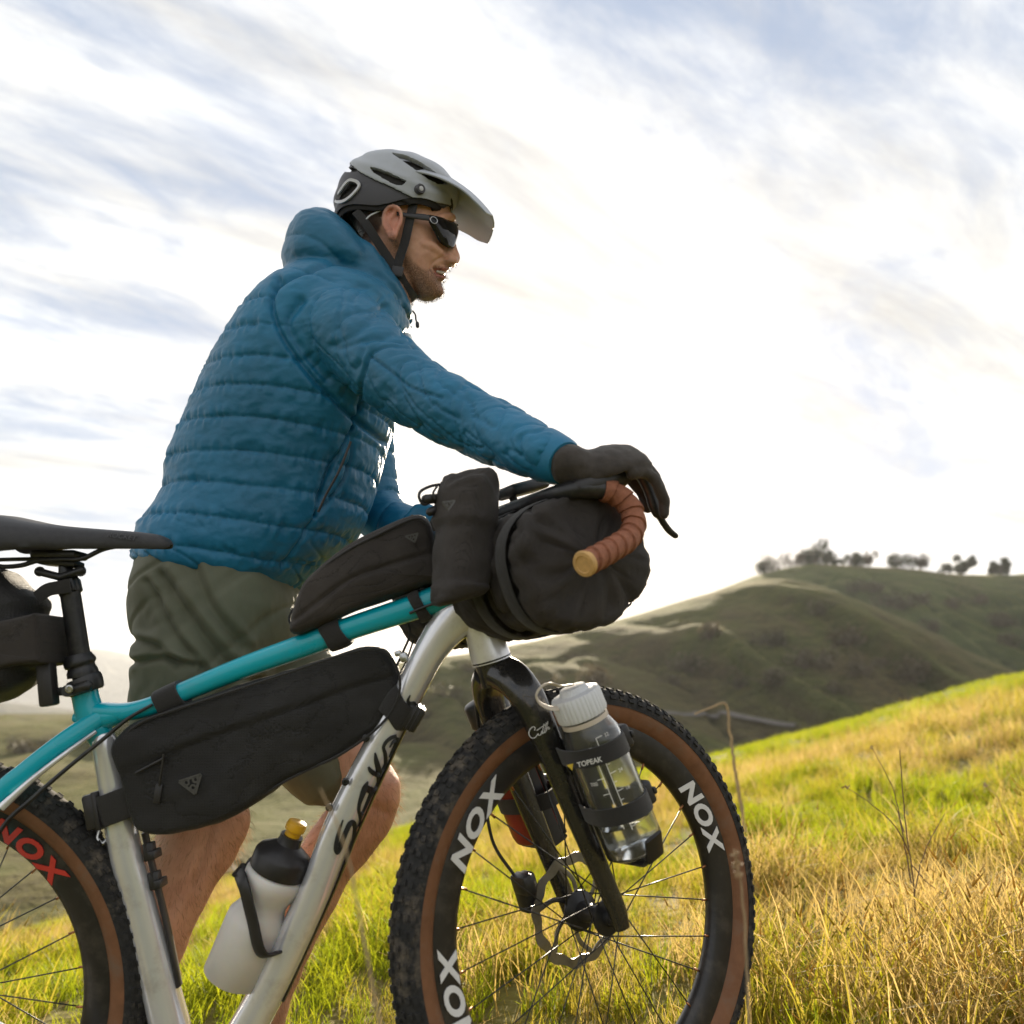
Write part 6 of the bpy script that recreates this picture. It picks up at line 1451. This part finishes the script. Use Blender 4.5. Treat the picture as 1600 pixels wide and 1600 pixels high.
def tree(px, hpx, wpx, label, seed, lean=0.0, pale=False, dens=420, nb=8, low=.16):
    g = np.random.default_rng(seed); p = ridge_pt(px); s = 1 / ppm(px, 895, p[1]); H, Wd = hpx * s * 1.15, wpx * s * .68
    t = empty('oak_tree', p, label, 'tree', 'trees along the far ridge'); tm = MB(); base = p - (0, 0, .4)
    top = p + np.array((lean * H, 0, H * .62)); trunk = spline([base, p + np.array((lean * H * .3, 0, H * .3)), top], 10)
    tm.add(*tube(trunk, np.linspace(.05 * H + .06, .02 * H, 10), 8)); blobs = []
    for i in range(nb):
        a = g.uniform(0, 6.28); c = p + np.array((lean * H * .9 + math.cos(a) * Wd * .85 * g.uniform(.3, 1), math.sin(a) * Wd * .8, H * g.uniform(low, .85)))
        blobs.append((*c, Wd * g.uniform(.30, .55))); q = trunk[g.integers(4, 9)]
        tm.add(*tube(spline([q, (q + c) / 2 + (0, 0, .1), c], 7), np.linspace(.022 * H, .006 * H, 7), 6))
        for _ in range(3 if pale else 1):
            e = c + g.normal(size=3) * Wd * .35; tm.add(*tube(np.array([c, e]), np.array([.007 * H, .002 * H]), 5))
    tm.build('trunk', m_bark, t); MB().add(*foliage(blobs, dens, .06 * H + .10, seed)).build('crown', m_leafp if pale else m_leaf, t, False, None)
TR = [(1191, 13, 24, 'low dark tree at the lower end of the ridge line', .1, False), (1211, 21, 36, 'pale thin-crowned tree beside the low dark one on the ridge', .0, True), (1240, 17, 22, 'small thin tree just before the tallest tree on the ridge', 0, True), (1268, 30, 38, 'tallest and densest dark tree on the ridge', 0, False), (1298, 20, 14, 'narrow upright dark tree right after the tallest one', 0, False), (1311, 10, 12, 'tiny bush-like tree between the narrow tree and the next gap', 0, False), (1334, 21, 24, 'dark tree with crown leaning toward the sun after the gap', .15, False), (1362, 22, 26, 'pale open-crowned tree at the middle of the ridge', 0, True), (1412, 19, 32, 'broad low tree standing alone past the middle of the ridge', .12, False), (1444, 21, 22, 'faint bare tree next to the broad low tree', 0, True), (1482, 12, 16, 'small round bush on the dip of the ridge', 0, False), (1508, 28, 24, 'tall slanting tree leaning over on the ridge', .3, False), (1551, 18, 16, 'short dark tree of the last close pair on the ridge', 0, False), (1569, 24, 20, 'taller dark tree of the last close pair on the ridge', .12, False)]
for i, (px, h, w, lb, ln, pale) in enumerate(TR): tree(px, h, w, lb, 100 + i, ln, pale, 800 if pale else 1700)
# shrubs on the hillsides
def shrub(c, r, seed, label, group, size=None, n=300, m=None):
    g = np.random.default_rng(seed); t = empty('shrub', c, label, 'shrub', group)
    blobs = [(*(np.array(c) + (g.normal() * r * .55, g.normal() * r * .4, r * g.uniform(.25, .75))), r * g.uniform(.4, .65)) for _ in range(6)]
    tm = MB()
    for b in blobs: tm.add(*tube(np.array([np.array(c) - (0, 0, .2), b[:3]]), np.array([.06 * r, .02 * r]), 5))
    tm.build('stem', m_bark, t); MB().add(*foliage(blobs, n, size or r * .16, seed)).build('foliage', m or m_shrub, t, False, None)
g = np.random.default_rng(21)
for i, (px, py) in enumerate([(1210, 1010), (1195, 1065), (1225, 1078), (1160, 1070), (1290, 955), (1310, 1010), (1340, 1050), (1380, 1040), (1420, 1060), (1090, 1045), (1050, 1070), (1115, 1000), (1250, 1040), (1300, 1085), (930, 1070), (850, 1085), (700, 1090), (660, 1120), (610, 1150), (740, 1050), (30, 1180), (70, 1200), (150, 1250), (90, 1240)]):
    c = on_hill(px, py); shrub(c - np.array((0, 0, .3)), g.uniform(1.6, 3.4), 300 + i, 'dark shrub dotted on the shaded face of the near hill', 'shrubs on the near hillside')
for i, (px, py) in enumerate([(1360, 925), (1385, 945), (1410, 950), (1440, 940), (1490, 950), (1530, 945), (1560, 975), (1460, 985), (1340, 920), (1580, 1010)]):
    c = on_hill(px, py, (_bv, _bq)); shrub(c - np.array((0, 0, .3)), g.uniform(2.2, 4.4), 340 + i, 'dark shrub on the far hill below the ridge trees', 'shrubs on the far hillside')
for i, (px, py, Y, r, lb) in enumerate([(372, 1330, 30, .95, 'grey-green bush behind the rear leg below the frame bag'), (432, 1308, 33, .8, 'bush between the two legs above the yellow nozzle'), (545, 1290, 38, .9, 'bush partly hidden behind the down tube'), (590, 1240, 46, 1.5, 'brownish bush seen between knee and front tyre')]):
    c = at(px, py, Y); c[2] = min(c[2], ground_z(np.array([c[0]]), np.array([c[1]]))[0] + 1.2); gz = ground_z(np.array([c[0]]), np.array([c[1]]))[0]; c[2] = gz
    shrub(c, r * 1.5, 380 + i, lb, 'bushes below the meadow edge', None, 700)
# weeds
m_straw = mat('dry_straw', (.38, .27, .15), .7, var=.2, scale=60); m_straw2 = mat('brown_stem', (.17, .11, .06), .7, var=.3, scale=90)
def weed(name, label, stems, Y, r, m, heads=()):
    pts0 = np.array(at(*stems[0][0], Y)); t = empty(name, pts0, label, 'weed')
    for k_, st in enumerate(stems):
        Q = spline(np.array([list(at(p[0], p[1], Y + (p[2] if len(p) > 2 else 0))) for p in st]), 8 * len(st)); Q = Q + np.stack([noise3(Q * 60), noise3(Q * 60 + 9), Q[:, 0] * 0], 1) * r * .8
        MB().add(*tube(Q, np.linspace(r, r * .45, len(Q)) * (1 if k_ == 0 else .7), 7)).build('stem', m, t)
    for (px, py, dy, s) in heads:
        c = at(px, py, Y + dy); MB().add(*foliage([(*c, s)], 26, s * .6, int(px))).build('seed_head', m_straw, t, False, None)
weed('dry_weed', 'tall branched dry weed standing in the grass at lower right', [[(1432, 1640), (1429, 1400), (1415, 1290), (1406, 1172)], [(1424, 1380), (1408, 1290, .02), (1395, 1232, .03), (1362, 1168, .03)], [(1420, 1330), (1398, 1290, -.04), (1360, 1255, -.06), (1322, 1230, -.07)], [(1428, 1400), (1445, 1330, .03), (1476, 1272, .04)], [(1424, 1350), (1450, 1380, -.03), (1480, 1400, -.04)], [(1412, 1300), (1400, 1262, .03), (1392, 1250, .03)]], .75, .0022, m_straw2, [(1322, 1229, -.07, .007), (1362, 1168, .03, .004)])
weed('dry_weed', 'single pale grass stalk rising beside the front tyre', [[(1172, 1600), (1160, 1400), (1148, 1332)]], -.42, .0016, m_straw, [(1148, 1334, 0, .004), (1151, 1350, 0, .004), (1154, 1366, 0, .004)])
weed('dry_weed', 'blurred dry stalk crossing in front of the down tube', [[(600, 1640), (560, 1420), (535, 1310), (500, 1232)]], -.62, .0014, m_straw)
weed('dry_weed', 'snapped pale stalk with its top bent over behind the front wheel', [[(1165, 1300), (1150, 1210), (1140, 1140), (1134, 1100), (1110, 1106), (1084, 1116)]], 3.2, .0095, m_straw)
weed('dry_weed', 'thin bent straw stalk in the grass at the photo edge', [[(1600, 1420), (1585, 1330), (1560, 1250), (1540, 1227)]], 1.6, .002, m_straw, [(1540, 1226, 0, .008)])
g = np.random.default_rng(31)
for i in range(16):
    px, py = g.uniform(1200, 1600), g.uniform(1210, 1400); Y = 2.2 + (1420 - py) / 210 * 5 + g.uniform(0, .6); a = g.uniform(-.9, .9); Lp = g.uniform(35, 80) * 3 / (Y + 1.3)
    o0 = at(px, py, Y); 
    t = empty('straw_stalk', o0, 'pale dry straw stalk poking out of the meadow grass', 'weed', 'straw stalks in the meadow')
    Q = spline(np.array([list(at(px - math.sin(a) * Lp * .8, py + Lp * 1.1, Y)), list(o0), list(at(px + math.sin(a) * Lp, py - Lp * .7, Y)), list(at(px + math.sin(a) * Lp * 1.7, py - Lp * .95, Y))]), 16)
    MB().add(*tube(Q, np.linspace(.0022, .001, 16), 6)).build('stem', m_straw, t); MB().add(*foliage([(*Q[-1], .010)], 14, .008, i)).build('seed_head', m_straw, t, False, None)

# ------------------------------------------------------------------ air
hz_ = mk('haze', *box(13000, 13000, 460), None, None, False); hz_.data.transform(Matrix.Translation((0, 0, -70))); hz_['kind'] = 'stuff'; hz_['label'] = 'thin sunlit haze over the hills'
hm_ = bpy.data.materials.new('haze_air'); hm_.use_nodes = True; t = hm_.node_tree; t.nodes.clear()
pv = N(t, 'ShaderNodeVolumePrincipled', i={'Color': (.92, .95, 1.0, 1), 'Density': .00011, 'Anisotropy': .35}); oo = N(t, 'ShaderNodeOutputMaterial'); L(t, pv.outputs[0], oo.inputs['Volume'])
hz_.data.materials.append(hm_)
SC.cycles.volume_bounces = 0
